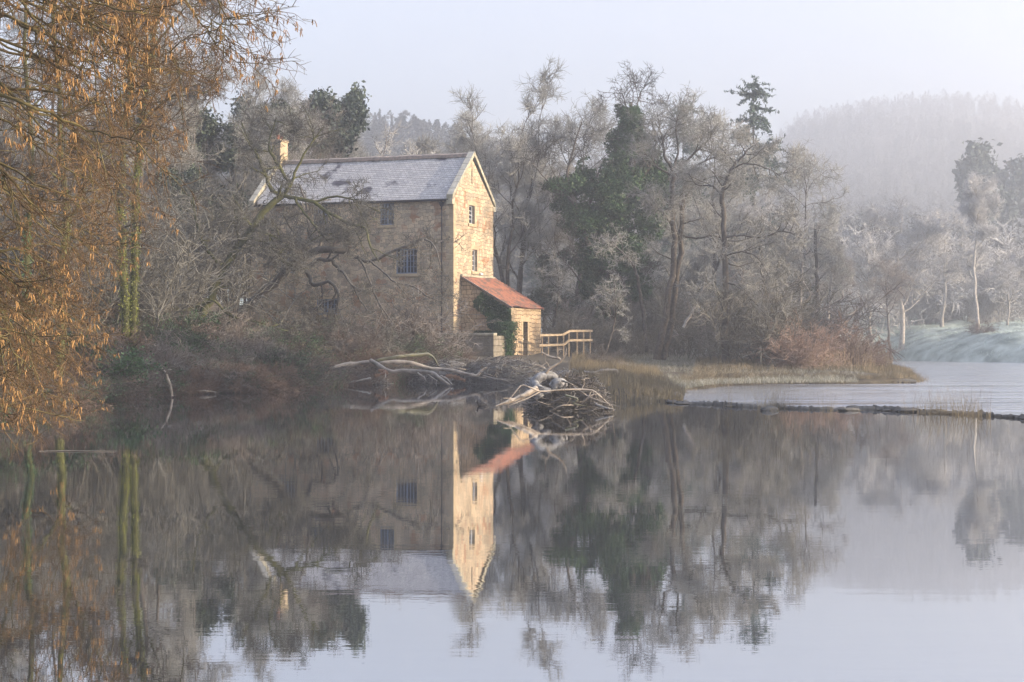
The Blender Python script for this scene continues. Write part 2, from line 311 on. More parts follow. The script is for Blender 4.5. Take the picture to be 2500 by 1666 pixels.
M['pool'] = water_mat('pool', (.020, .024, .024), [(1.1, 1.0), (4.0, .35), (.25, 1.6)], .035, .003, ior=1.8)
M['river'] = water_mat('river', (.20, .22, .24), [(.28, 2.2), (.9, 1.0), (3.0, .4)], 1.0, .12, ior=2.0, dist=.45, stretch=(.5, 1.6, 1))
M['feather'] = mat('feather', (.012, .012, .014), (.03, .03, .033), 20, rough=.7, bump=.1, vary=0)
M['beak'] = mat('beak', (.7, .68, .62), (.8, .78, .72), 20, rough=.5, bump=0, vary=0)
# ground: frosty leaf litter, grass, frosted far bank
m = bpy.data.materials.new('ground'); t, n, l, b = nt(m); ge = n.new('ShaderNodeNewGeometry'); sx = n.new('ShaderNodeSeparateXYZ'); l.new(ge.outputs['Position'], sx.inputs[0])
no = n.new('ShaderNodeTexNoise'); no.inputs['Scale'].default_value = .35; no.inputs['Detail'].default_value = 8; l.new(ge.outputs['Position'], no.inputs['Vector'])
cr = n.new('ShaderNodeValToRGB'); e = cr.color_ramp.elements; e[0].position = .35; e[0].color = (.028, .024, .017, 1); e[1].position = .7; e[1].color = (.08, .07, .048, 1); l.new(no.outputs['Fac'], cr.inputs['Fac'])
cf = n.new('ShaderNodeValToRGB'); e = cf.color_ramp.elements; e[0].position = .35; e[0].color = (.13, .18, .175, 1); e[1].position = .62; e[1].color = (.37, .45, .44, 1); l.new(no.outputs['Fac'], cf.inputs['Fac'])
mr = n.new('ShaderNodeMapRange'); l.new(sx.outputs['Y'], mr.inputs['Value']); mr.inputs['From Min'].default_value = 150; mr.inputs['From Max'].default_value = 225
m2 = n.new('ShaderNodeMapRange'); l.new(sx.outputs['Z'], m2.inputs['Value']); m2.inputs['From Min'].default_value = 9; m2.inputs['From Max'].default_value = 14; m2.inputs['To Min'].default_value = 1; m2.inputs['To Max'].default_value = 0
m3 = n.new('ShaderNodeMath'); m3.operation = 'MULTIPLY'; l.new(mr.outputs[0], m3.inputs[0]); l.new(m2.outputs[0], m3.inputs[1]); mr = m3
mx = n.new('ShaderNodeMix'); mx.data_type = 'RGBA'; l.new(mr.outputs[0], mx.inputs['Factor']); l.new(cr.outputs[0], mx.inputs['A']); l.new(cf.outputs[0], mx.inputs['B']); l.new(mx.outputs['Result'], b.inputs['Base Color']); b.inputs['Roughness'].default_value = .95
bu = n.new('ShaderNodeBump'); bu.inputs['Distance'].default_value = .3; l.new(no.outputs['Fac'], bu.inputs['Height']); l.new(bu.outputs[0], b.inputs['Normal']); M['ground'] = m

# ------------------------------------------------------------------ terrain and water
WEIR = [(1425, 976), (1500, 979), (1600, 983), (1670, 990), (1740, 992), (1800, 997), (1880, 1000), (1950, 1003), (2040, 1006), (2130, 1004), (2200, 1008), (2300, 1014), (2400, 1019), (2500, 1026), (2700, 1042), (2900, 1060)]
ZL = -0.35
pool_left = [(-600, 1060), (-150, 1014), (100, 998), (220, 977), (330, 966), (600, 958), (760, 948), (880, 940), (1010, 934), (1140, 932), (1290, 938), (1370, 950), (1410, 968)]
water = [(-34, -30)] + [(-33, 20)] + [tuple(G(*p)) for p in pool_left] + [tuple(G(*p)) for p in WEIR[:6][:3]]
low_left = [(1640, 968), (1680, 952), (1760, 941), (1900, 938), (2080, 938), (2200, 936), (2235, 930), (2200, 918), (2140, 900), (2120, 889), (2100, 881), (2150, 879)]
low_far = [(2200, 881), (2350, 884), (2520, 886), (2640, 900)]
water += [tuple(G(*p, ZL)) for p in low_left + low_far] + [(36, 110), (30, 60), (34, 30), (40, -30)]
water = np.array(water)
def sdist(x, y, poly=water):
    q = np.stack([x, y], -1); a = poly; b = np.roll(poly, -1, 0); best = np.full(x.shape, 1e9); ins = np.zeros(x.shape, bool)
    for (ax, ay), (bx, by) in zip(a, b):
        ex, ey = bx - ax, by - ay; t = np.clip(((x - ax) * ex + (y - ay) * ey) / (ex * ex + ey * ey + 1e-9), 0, 1)
        best = np.minimum(best, np.hypot(x - ax - t * ex, y - ay - t * ey))
        c = ((ay > y) != (by > y)) & (x < ex * (y - ay) / (ey if abs(ey) > 1e-9 else 1e-9) + ax); ins ^= c
    return np.where(ins, -best, best)
def height(x, y):
    x = np.asarray(x, float); y = np.asarray(y, float)
    d = sdist(x, y); dp = np.maximum(d, 0)
    w = ss(2, 9, x); low = (1.15 + .5 * ss(-4, -9, x)) * (1 - np.exp(-dp * .35)) + .02 * dp; rgt = .12 * ss(0, 1.2, dp) + 1.1 * (1 - np.exp(-dp * .05)) + .01 * dp
    far = ss(205, 235, y) * ss(28, 45, x); fb = 5.0 * (1 - np.exp(-dp * .15)) + .02 * dp + 1.0 * vnoise(np.stack([x, y], -1) * .42, 3) * ss(1, 6, dp)
    lb = ss(-14, -26, x) * ss(0, 30, dp) * 3
    z = low * (1 - w) + rgt * w + lb; z = z * (1 - far) + fb * far
    px = 1250 + F * x / np.maximum(y, 1)
    ha = np.interp(px, [-1500, 400, 850, 1000, 1150, 1400, 1600, 1800, 2000, 2300], [50, 54, 62, 62, 58, 50, 36, 22, 8, 2])
    hb = np.interp(px, [1200, 1500, 1850, 1950, 2100, 2300, 2500, 3500], [50, 80, 140, 172, 184, 188, 174, 174])
    z = z + ha * ss(215, 700, y) * np.minimum(y / 700, 1) * (1 - ss(800, 1000, y)) + (hb + 16 * vnoise(np.stack([x, y], -1) * .016, 31)) * ss(330, 1720, y) * np.minimum(y / 1720, 1)
    z = z + .12 * vnoise(np.stack([x, y], -1) * .9, 5) * ss(0, 3, dp) + 2.5 * vnoise(np.stack([x, y], -1) * .03, 8) * ss(230, 330, y)
    return np.where(d > 0, z + .02, np.maximum(-1.2, -.05 + d * .5 + ZL * ss(62, 66, y)))
def H1(x, y): return float(height(np.array([x]), np.array([y]))[0])
ys = np.concatenate([np.linspace(-35, 45, 24), np.linspace(46.5, 135, 150), np.linspace(136.5, 300, 120), np.linspace(304, 1750, 140)])
sx_ = np.linspace(-1, 1, 320); XX = sx_[None, :] * (50 + .30 * np.maximum(ys, 0))[:, None]; YY = np.repeat(ys[:, None], 320, 1)
ZZ = height(XX, YY); nr, nc = XX.shape
ii = (np.arange(nr - 1)[:, None] * nc + np.arange(nc - 1)[None, :]); FQ = np.stack([ii, ii + 1, ii + nc + 1, ii + nc], -1).reshape(-1, 4)
tag(link('ground', mesh_np('ground', np.stack([XX, YY, ZZ], -1).reshape(-1, 3), FQ, M['ground'], True)), 'wooded river banks rising to misty hills', kind='structure')
def flat_poly(name, pts, z, mt):
    bm = bmesh.new(); vs = [bm.verts.new((p[0], p[1], z)) for p in pts]; f = bm.faces.new(vs); bmesh.ops.triangulate(bm, faces=[f]); bmesh.ops.recalc_face_normals(bm, faces=bm.faces[:])
    me = bpy.data.meshes.new(name); 
    for f in bm.faces:
        if f.normal.z < 0: f.normal_flip()
    bm.to_mesh(me); bm.free(); me.materials.append(mt); return link(name, me)
wg = [tuple(G(*p)) for p in WEIR]
tag(flat_poly('water', wg + [(60, 40), (60, -34), (-60, -34), (-60, 125), (8, 125), (8, 80)], 0.0, M['pool']), 'calm dark mill pool mirroring the mill and trees', kind='structure')
tag(flat_poly('river_water', [(p[0], p[1] + .1) for p in wg] + [(60, 45), (100, 300), (10, 300), (2, 90)], ZL, M['river']), 'rippled pale river beyond the weir', kind='structure')

# ------------------------------------------------------------------ the mill (local x along the facade, y along the gable, z up from the pool)
MA = 21.0; MX, MY = -3.9, 118.0; ML, MW = 15.3, 7.2; EZ, RZ = 11.95, 15.1; MB0 = 0.6
ca, sa = math.cos(R(MA)), math.sin(R(MA))
def fac(px, py):    # pixel on the facade -> local (x, z)
    t = (px - 1250) / F; s = (MY * t - MX) / (ca + sa * t); Y = MY - sa * s; return s, CH + (HZ - py) * Y / F
def gab(px, py):    # pixel on the gable -> local (y, z)
    t = (px - 1250) / F; v = (MY * t - MX) / (sa - ca * t); Y = MY + ca * v; return v, CH + (HZ - py) * Y / F
def wall_holes(mb, u0, u1, z0, z1, holes, fn, depth, poly_top=None):
    """wall plane cut by rectangular holes with reveals; fn(u, d, z) -> local point, d is depth into the wall"""
    us = sorted({u0, u1, *[h[0] for h in holes], *[h[2] for h in holes]}); zs = sorted({z0, z1, *[h[1] for h in holes], *[h[3] for h in holes]})
    for a, b in zip(us, us[1:]):
        for c, d in zip(zs, zs[1:]):
            if any(h[0] - 1e-6 <= a and b <= h[2] + 1e-6 and h[1] - 1e-6 <= c and d <= h[3] + 1e-6 for h in holes): continue
            mb.add([fn(a, 0, c), fn(b, 0, c), fn(b, 0, d), fn(a, 0, d)], [(0, 1, 2, 3)])
    for (a, c, b, d) in holes:
        for p, q in (((a, c), (b, c)), ((b, c), (b, d)), ((b, d), (a, d)), ((a, d), (a, c))):
            mb.add([fn(p[0], 0, p[1]), fn(q[0], 0, q[1]), fn(q[0], depth, q[1]), fn(p[0], depth, p[1])], [(0, 1, 2, 3)])
def window(parent, fn, u0, z0, u1, z1, nx, nz, casements, fmat, depth=.2, sill=True, lintel=True, name='window'):
    fr = MB()
    def bx(a, c, b, d, p0, p1):
        fr.prism([fn(a, p0, c), fn(b, p0, c), fn(b, p0, d), fn(a, p0, d)], np.array(fn(a, p1, c)) - np.array(fn(a, p0, c)))
    w = .075; d0, d1 = depth - .08, depth
    bx(u0, z0, u1, z0 + w, d0, d1); bx(u0, z1 - w, u1, z1, d0, d1); bx(u0, z0 + w, u0 + w, z1 - w, d0, d1); bx(u1 - w, z0 + w, u1, z1 - w, d0, d1)
    iu0, iu1, iz0, iz1 = u0 + w, u1 - w, z0 + w, z1 - w
    cw = (iu1 - iu0) / casements
    for c in range(casements):
        a, b = iu0 + c * cw, iu0 + (c + 1) * cw
        if c: bx(a - .05, iz0, a + .05, iz1, d0 + .004, d1 - .004)
        for k in range(1, nx): u = a + (b - a) * k / nx; bx(u - .02, iz0, u + .02, iz1, d0 + .02, d1 - .012)
    for k in range(1, nz): z = iz0 + (iz1 - iz0) * k / nz; bx(iu0, z - .02, iu1, z + .02, d0 + .024, d1 - .016)
    f = fr.build(name, fmat, parent)
    g = MB(); g.prism([fn(iu0, depth - .02, iz0), fn(iu1, depth - .02, iz0), fn(iu1, depth - .02, iz1), fn(iu0, depth - .02, iz1)], np.array(fn(0, .02, 0)) - np.array(fn(0, 0, 0)))
    g.build('pane', M['glass'], f)
    if sill:
        s = MB(); s.prism([fn(u0 - .18, -.09, z0 - .20), fn(u1 + .18, -.09, z0 - .20), fn(u1 + .18, -.09, z0 - .002), fn(u0 - .18, -.09, z0 - .002)], np.array(fn(0, depth + .06, 0)) - np.array(fn(0, 0, 0))); s.build('sill', M['quoin'], f, bevel=.01)
    if lintel:
        s = MB(); s.prism([fn(u0 - .25, -.012, z1 + .002), fn(u1 + .25, -.012, z1 + .002), fn(u1 + .25, -.012, z1 + .30), fn(u0 - .25, -.012, z1 + .30)], np.array(fn(0, .2, 0)) - np.array(fn(0, 0, 0))); s.build('lintel', M['quoin'], f, bevel=.008)
        for (a, b) in ((u0 - .2, u0 - .002), (u1 + .002, u1 + .2)):
            s = MB(); s.prism([fn(a, -.008, z0 + .01), fn(b, -.008, z0 + .01), fn(b, -.008, z1 - .004), fn(a, -.008, z1 - .004)], np.array(fn(0, .15, 0)) - np.array(fn(0, 0, 0)))
            s.build('jamb', M['quoin'], f)
    return f
mill = empty('stone_mill', (MX, MY, 0), R(-MA))
tag(mill, 'tall three storey stone mill with frosted slate roof and sunlit gable', 'mill')
ffn = lambda u, d, z: (u, d, z)               # facade: x=u, depth +y
gfn = lambda u, d, z: (-d, u, z)              # gable: y=u, depth -x
fw = []
def frect(x0, y0, x1, y1):
    a, zt = fac(x0, y0); b, zb = fac(x1, y1); return (round(a, 3), round(zb, 3), round(b, 3), round(zt, 3))
fac_win = [frect(675, 612, 726, 667), frect(966, 608, 1018, 668), frect(765, 499, 800, 549), frect(927, 497, 962, 549), frect(772, 731, 824, 768)]
w = MB(); wall_holes(w, -ML, 0, MB0, EZ, fac_win, ffn, .35)
w.add([(-ML, MW, MB0), (0, MW, MB0), (0, MW, EZ), (-ML, MW, EZ)], [(3, 2, 1, 0)])
w.add([(-ML, 0, MB0), (-ML, MW, MB0), (-ML, MW, EZ), (-ML, MW / 2, RZ), (-ML, 0, EZ)], [(0, 1, 2, 3, 4)])
def grect(x0, y0, x1, y1):
    xm, ym = (x0 + x1) / 2, (y0 + y1) / 2
    a, _ = gab(x0, ym); b, _ = gab(x1, ym); _, zt = gab(xm, y0); _, zb = gab(xm, y1); return (round(a, 3), round(zb, 3), round(b, 3), round(zt, 3))
gab_win = [grect(1145, 502, 1159, 547), grect(1153, 610, 1165, 663)]
slit = grect(1151.2, 412, 1153.3, 450)
wall_holes(w, 0, MW, MB0, EZ, gab_win, gfn, .35)
# gable triangle with slit
y0_, z0_, y1_, z1_ = slit; cc = MW / 2; zr = lambda y: EZ + (RZ - EZ) * (1 - abs(y - cc) / cc)
w.add([gfn(0, 0, EZ), gfn(y0_, 0, EZ), gfn(y0_, 0, zr(y0_))], [(0, 1, 2)])
w.add([gfn(y1_, 0, EZ), gfn(MW, 0, EZ), gfn(y1_, 0, zr(y1_))], [(0, 1, 2)])
w.add([gfn(y0_, 0, EZ), gfn(y1_, 0, EZ), gfn(y1_, 0, z0_), gfn(y0_, 0, z0_)], [(0, 1, 2, 3)])
w.add([gfn(y0_, 0, z1_), gfn(y1_, 0, z1_), gfn(y1_, 0, zr(y1_)), gfn(cc if y0_ < cc < y1_ else y1_, 0, RZ if y0_ < cc < y1_ else zr(y1_)), gfn(y0_, 0, zr(y0_))], [(0, 1, 2, 3, 4)])
for a, b in (((y0_, z0_), (y1_, z0_)), ((y1_, z0_), (y1_, z1_)), ((y1_, z1_), (y0_, z1_)), ((y0_, z1_), (y0_, z0_))):
    w.add([gfn(a[0], 0, a[1]), gfn(b[0], 0, b[1]), gfn(b[0], .5, b[1]), gfn(a[0], .5, a[1])], [(0, 1, 2, 3)])
w.add([gfn(y0_, .5, z0_), gfn(y1_, .5, z0_), gfn(y1_, .5, z1_), gfn(y0_, .5, z1_)], [(0, 1, 2, 3)])
wo_ = w.build('wall', M['mill_stone'], mill)
for r_ in fac_win[:2]: window(mill, ffn, *r_, 3, 4, 2, M['frame_blue'])
for r_ in fac_win[2:4]: window(mill, ffn, *r_, 2, 4, 2, M['frame_blue'])
window(mill, ffn, *fac_win[4], 3, 3, 2, M['frame_blue'])
for r_ in gab_win: window(mill, gfn, *r_, 2, 4, 1, M['frame_pale'], depth=.28)
# quoins at the two visible corners
q = MB(); z = MB0; k = 0
while z < EZ - .35:
    a, b = (.55, .32) if k % 2 else (.32, .55)
    q.box((-a, -.014, z + .01), (.014, b, z + .37)); z += .38; k += 1
q.build('quoins', M['quoin'], mill, bevel=.012)
# slates: courses that overlap
sl = MB(); nC = 26
for side in (0, 1):
    for k in range(nC):
        t0, t1 = k / nC, (k + 1.25) / nC
        y0, y1 = -.22 + (MW / 2 + .22) * t0, -.22 + (MW / 2 + .22) * min(t1, 1)
        z0, z1 = EZ - .12 + (RZ + .12 - EZ) * t0, EZ - .12 + (RZ + .12 - EZ) * min(t1, 1)
        if side: y0, y1 = MW - y0, MW - y1
        sl.prism([(-ML + .3, y0, z0 + .05), (-.32, y0, z0 + .05), (-.32, y1, z1 + .02), (-ML + .3, y1, z1 + .02)], (0, 0, -.035))
sl.build('roof', M['slate'], mill)
rg = MB(); g = np.random.default_rng(2); x = -ML + .3
while x < -.4:
    L_ = .45; zz = RZ + .16 + g.uniform(-.012, .012)
    rg.prism([(x, MW/2 - .24, zz - .22), (x, MW/2 - .19, zz), (x, MW/2, zz + .10), (x, MW/2 + .19, zz), (x, MW/2 + .24, zz - .22)], (min(L_ - .01, -.34 - x), 0, 0)); x += L_
rg.build('ridge', M['tile_weathered'], mill)
def coping(x0, x1, name='coping'):
    c = MB()
    for sgn in (0, 1):
        n_ = 7
        for k in range(n_):
            t0, t1 = k / n_, (k + 1) / n_ - .006
            ya, yb = -.28 + (cc + .28) * t0, -.28 + (cc + .28) * t1
            za, zb = EZ - .1 + (RZ - EZ + .1) * t0, EZ - .1 + (RZ - EZ + .1) * t1
            if sgn: ya, yb = MW - ya, MW - yb
            c.prism([(x0, ya, za + .02), (x0, yb, zb + .02), (x0, yb, zb + .34), (x0, ya, za + .34)], (x1 - x0, 0, 0))
        yk = -.34 if not sgn else MW + .34; yi = .12 if not sgn else MW - .12
        c.box((x0 + .01, min(yk, yi), EZ - .42), (x1 - .01, max(yk, yi), EZ - .07))
    c.build(name, M['coping'], mill, bevel=.015)
coping(-.40, .07); coping(-ML - .07, -ML + .36)
ch = MB(); ch.box((-ML - .05, cc - .55, RZ - .6), (-ML + .62, cc + .55, RZ + 1.55)); ch.box((-ML - .12, cc - .62, RZ + 1.55), (-ML + .69, cc + .62, RZ + 1.72))
chm = ch.build('chimney', M['quoin'], mill, bevel=.01)
for dy in (-.26, .26):
    a = np.linspace(0, 2 * np.pi, 11)[:-1]; c = MB()
    c.add([(-ML + .28 + .13 * math.cos(t), cc + dy + .13 * math.sin(t), RZ + 1.72) for t in a] + [(-ML + .28 + .11 * math.cos(t), cc + dy + .11 * math.sin(t), RZ + 2.05) for t in a], [(i, (i + 1) % 10, 10 + (i + 1) % 10, 10 + i) for i in range(10)] + [tuple(range(10, 20))])
    c.build('chimney_pot', M['pantile'], chm)
gu = MB(); gu.prism([(-ML + .2, -.36, EZ - .06), (-ML + .2, -.33, EZ - .17), (-ML + .2, -.25, EZ - .20), (-ML + .2, -.17, EZ - .17), (-ML + .2, -.14, EZ - .06)], (ML - .45, 0, 0)); gu.build('gutter', M['gutter'], mill)
sx0, _ = fac(1080, 600); tp = np.array([[sx0, -.22, EZ - .2], [sx0, -.12, EZ - .75], [sx0, -.1, EZ - .95], [sx0, -.1, 1.0]])
pts, rd = resample(tp, [.055] * 4, 24); dp_ = link('downpipe', tubes_mesh('downpipe', [(pts[None], rd[None], 8)], M['gutter']), mill)
hb_ = MB(); hb_.prism([(sx0 - .16, -.27, EZ - .25), (sx0 + .16, -.27, EZ - .25), (sx0 + .08, -.2, EZ - .55), (sx0 - .08, -.2, EZ - .55)], (0, .2, 0)); hb_.build('hopper', M['gutter'], dp_)
for z in (3, 5, 7, 9): cb_ = MB(); cb_.box((sx0 - .1, -.17, z), (sx0 + .1, -.006, z + .07)); cb_.build('bracket', M['gutter'], dp_)
# a small security camera over the lean-to roof
cv, cz = gab(1170, 669); cam_ = MB(); cam_.box((.0, cv - .05, cz - .05), (.12, cv + .05, cz + .05)); cam_.bar((.12, cv - .18, cz), (.14, cv + .22, cz - .03), .13, .13); cam_.build('security_camera', M['frame_pale'], mill, bevel=.01)

# lean-to against the gable
LD = 3.6; LV0, LV1 = 1.3, 7.15; LZ0, LZ1 = 4.62, 6.75; LB = .9
lean = empty('lean_to', (MX, MY, 0), R(-MA)); tag(lean, 'low stone lean-to with red pantile roof against the mill gable', 'outbuilding')
def lfn(u, d, z): return (LD - d, u, z)
t_ = lambda px: ((MY * ((px - 1250) / F) - MX) - (ca + sa * ((px - 1250) / F)) * LD) / (sa - ca * ((px - 1250) / F))
dv0, dv1 = t_(1277), t_(1288.5); dz1 = CH + (HZ - 785) * 118.6 / F; dz0 = LB + .3
w = MB(); wall_holes(w, LV0, LV1, LB, LZ0, [(dv0, dz0, dv1, dz1)], lfn, .35)
w.add([(.002, LV0, LB), (LD, LV0, LB), (LD, LV0, LZ0), (.002, LV0, LZ1 - .1)], [(0, 1, 2, 3)])
w.add([(.002, LV1, LB), (LD, LV1, LB), (LD, LV1, LZ0), (.002, LV1, LZ1 - .1)], [(3, 2, 1, 0)])
w.build('wall', M['leanto_stone'], lean)
d_ = MB()
for k in range(4):
    a = dv0 + (dv1 - dv0) * k / 4; d_.prism([lfn(a + .006, .28, dz0), lfn(dv0 + (dv1 - dv0) * (k + 1) / 4 - .006, .28, dz0), lfn(dv0 + (dv1 - dv0) * (k + 1) / 4 - .006, .28, dz1), lfn(a + .006, .28, dz1)], (-.05, 0, 0))
dr = d_.build('door', M['dark_wood'], lean)
h_ = MB(); h_.prism([lfn(dv1 - .2, .25, dz0 + 1.3), lfn(dv1 - .06, .25, dz0 + 1.3), lfn(dv1 - .06, .25, dz0 + 1.38), lfn(dv1 - .2, .25, dz0 + 1.38)], (-.04, 0, 0)); h_.build('handle', M['frame_pale'], dr)
q = MB(); q.prism([lfn(dv0 - .35, -.012, dz1 + .002), lfn(dv1 + .35, -.012, dz1 + .002), lfn(dv1 + .35, -.012, dz1 + .3), lfn(dv0 - .35, -.012, dz1 + .3)], (-.2, 0, 0))
for z in np.arange(dz0, dz1 - .3, .5):
    for a, b in ((dv0 - .3, dv0 - .002), (dv1 + .002, dv1 + .3)): q.prism([lfn(a, -.01, z + .008), lfn(b, -.01, z + .008), lfn(b, -.01, z + .49), lfn(a, -.01, z + .49)], (-.2, 0, 0))
q.build('door_surround', M['quoin'], lean, bevel=.01)
q = MB(); z = LB; k = 0
while z < LZ0 - .3:
    a, b = (.5, .3) if k % 2 else (.3, .5); q.box((LD - a, LV0 - .014, z + .01), (LD + .014, LV0 + b, z + .33)); z += .34; k += 1
q.build('quoins', M['quoin'], lean, bevel=.012)
# pantiled roof: rolls down the slope, steps across it
nu, nv = 15 * 2, 28 * 6; V = []; g = np.random.default_rng(7)
us = np.linspace(0, 1, 16)
rows = []
for k in range(15): rows += [(us[k], .06), (us[k + 1] - .001, 0.0)]
vs = np.linspace(LV0 - .14, LV1 + .14, nv); jit = g.normal(size=(len(rows), nv)) * .006
for r_, (u, lift) in enumerate(rows):
    u_ = 1 - u    # from the wall plate upwards
    x = (LD + .18) * u_ + .005; z = LZ0 + .02 - .07 * 1 + (LZ1 - LZ0 + .05) * u
    for j, v in enumerate(vs): V.append((x, v, z + .05 + lift + .045 * math.sin(v * 2 * math.pi / .24) + jit[r_, j] + .05 * math.sin(v * .9 + u * 2)))
V = np.array(V); nR = len(rows); ii = np.arange(nR - 1)[:, None] * nv + np.arange(nv - 1)[None]; FQ = np.stack([ii, ii + 1, ii + nv + 1, ii + nv], -1).reshape(-1, 4)
rf = link('roof', mesh_np('roof', V, FQ, M['pantile'], False), lean)
fl = MB(); fl.box((.012, LV0 - .1, LZ1 + .02), (.16, LV1 + .1, LZ1 + .16)); fl.build('flashing', M['coping'], rf, bevel=.01)
for v in (LV0 - .2, LV1 + .06):
    vg = MB(); vg.prism([(LD + .16, v, LZ0 - .04), (.02, v, LZ1), (.02, v, LZ1 + .1), (LD + .16, v, LZ0 + .06)], (0, .13, 0)); vg.build('verge', M['tile_weathered'], rf)

# retaining wall of dressed blocks in front of the lean-to
rw = empty('retaining_wall', (MX, MY, 0), R(-MA)); tag(rw, 'low wall of large dressed grey stone blocks below the lean-to', 'wall')
w = MB(); w.box((-2.2, -1.6, -.2), (3.5, LV0 - .005, 2.75)); w.build('block_wall', M['block_stone'], rw)
w = MB(); w.box((-2.25, -1.68, 2.752), (3.56, -1.1, 2.93)); w.build('coping', M['coping'], rw, bevel=.02)
# stub of old wall in the bushes
g = np.random.default_rng(4); c = P(795, 800, 112); w = MB(); z = 1.2
for k in range(6):
    a = .55 + g.uniform(-.06, .06) - .05 * k; w.box((-a + .04 * k, -.35, z), (a - .03 * k, .35, z + .27)); z += .28
tag(w.build('stone_pier', M['quoin'], bevel=.03, loc=(c[0], c[1], 0), rz=R(-30)), 'stub of an old stone pier rising from the bushes below the mill', 'pier')
w = MB(); g = np.random.default_rng(14)
for k in range(5):
    x = -1.8
    while x < 1.8:
        l_ = g.uniform(.35, .7); w.box((x, -.3 + g.uniform(-.03, .03), .9 + k * .3), (x + l_ - .03, .3, .9 + k * .3 + .28)); x += l_
        if k == 4 and x > .6: break
c = P(745, 880, 106); tag(w.build('ruined_wall', M['quoin'], bevel=.03, loc=(c[0], c[1], 0), rz=R(-14)), 'crumbling pale wall behind the brown bushes above the driftwood', 'wall')

# slate roofed house half hidden behind the alder on the left
hs_ = empty('stone_house', (-31.5, 96, 1.5), R(14)); tag(hs_, 'low stone house with blue grey slate roof hidden behind the alder branches', 'house')
w = MB(); w.add([(-8, 0, 0), (6, 0, 0), (6, 0, 6.3), (-8, 0, 6.3), (-8, 6, 0), (6, 6, 0), (6, 6, 6.3), (-8, 6, 6.3), (6, 3, 9), (-8, 3, 9)], [(0, 1, 2, 3), (5, 4, 7, 6), (1, 5, 6, 8, 2), (4, 0, 3, 9, 7)]); w.build('wall', M['mill_stone'], hs_)
w = MB(); w.prism([(-8.2, -.3, 6.15), (6.1, -.3, 6.15), (6.1, 3, 9.15), (-8.2, 3, 9.15)], (0, 0, .1)); w.prism([(-8.2, 6.3, 6.15), (6.1, 6.3, 6.15), (6.1, 3.01, 9.15), (-8.2, 3.01, 9.15)], (0, 0, .1)); w.build('roof', M['slate'], hs_)
for x in (-4, 1):
    fz = lambda u, d, z: (u, d - .21, z); window(hs_, fz, x, 3.3, x + 1, 4.7, 2, 3, 2, M['frame_pale'])

# timber handrail
fe = empty('timber_fence', tuple(P(1320, 870, 119))); tag(fe, 'pale timber post and rail fence beside the lean-to', 'fence')
o = P(1320, 870, 119); g = np.random.default_rng(3)
fp = lambda px, py, Y=119.0: tuple(P(px, py, Y + (px - 1320) * .02) - o)
for px, tp_, bt in ((1324, 818, 876), (1339, 818, 878), (1361, 818, 876), (1376, 818, 880), (1389, 809, 860), (1409, 808, 856), (1425, 808, 852), (1441, 808, 850)):
    w = MB(); w.bar(fp(px, bt + 16), fp(px, tp_ - 1), .085, .085); w.build('post', M['timber'], fe, bevel=.005)
for a, b in (((1317, 819), (1374, 818)), ((1374, 818), (1391, 808.5)), ((1391, 808.5), (1446, 808.5)), ((1317, 844), (1376, 842)), ((1376, 842), (1390, 831.5)), ((1390, 831.5), (1446, 831))):
    A, B = np.array(fp(*a)), np.array(fp(*b)); w = MB(); w.bar(A + [0, -.1, 0], B + [0, -.1, 0], .06, .15); w.build('rail', M['timber'], fe, bevel=.005)

# ------------------------------------------------------------------ tree builders
def put(name, loc, label, cat, group=None, rz=0.0, sc=1.0, kind=None):
    o = empty(name, tuple(map(float, loc)), rz, sc); return tag(o, label, cat, group, kind)
def tree_parts(seed, H=18.0, r0=.24, lean=(0, 0), t_first=.3, n1=14, L1=.42, ang1=(35, 65), n2=7, n3=7, n4=6, rtw=.011, trop=.05, stems=1, spread=.5, wob=.13, gn=None, K1=8, droop=0.0, L4=.9, l2=.42, l3=.42):
    """returns (trunk sets, crown sets, twig sets, raw arrays)"""
    g = np.random.default_rng(seed); K = 12; TP, TR = [], []
    for s in range(stems):
        a = g.uniform(0, 6.28); sp = spread * (1 if stems > 1 else .12)
        t = np.linspace(0, 1, K); x = (lean[0] + sp * math.cos(a)) * H * .3 * t**1.2; y = (lean[1] + sp * math.sin(a)) * H * .3 * t**1.2
        hh = H * g.uniform(.8, 1.0) if stems > 1 else H * .93
        p = np.stack([x + np.cumsum(g.normal(size=K) * H * .008), y + np.cumsum(g.normal(size=K) * H * .008), hh * t], -1)
        if stems > 1: p[0, :2] = [.25 * math.cos(a), .25 * math.sin(a)]
        else: p[0, :2] = 0
        p[0, 2] = -.4
        r = r0 * (1 if stems == 1 else .7) * ((1 - t) ** .9 * .95 + .05); r[0] *= 1.25
        TP.append(p); TR.append(r)
    TP, TR = np.array(TP), np.array(TR)
    P1, R1 = grow(g, TP, TR, n1, H * L1, K1, t_first, .98, ang1, wob, trop, .55, rmin=rtw * 2, taper_len=.62)
    P2, R2 = grow(g, P1, R1, n2, H * L1 * l2, 6, .2, 1.0, (25, 65), wob * 1.2, trop * .6 - droop * .3, .6, rmin=rtw * 1.5, taper_len=.5)
    P3, R3 = grow(g, P2, R2, n3, H * L1 * l2 * l3, 5, .15, 1.0, (25, 70), wob * 1.4, trop * .5 - droop, .6, rmin=rtw * 1.1, taper_len=.4)
    P4, R4 = grow(g, P3, R3, n4, L4, 4, .1, 1.0, (25, 70), wob * 1.6, trop * .5 - droop, .7, rmin=rtw, taper_len=.3)
    return [(TP, TR, 9)], [(P1, R1, 6), (P2, R2, 4)], [(P3, R3, 3), (P4, R4, 3)], g
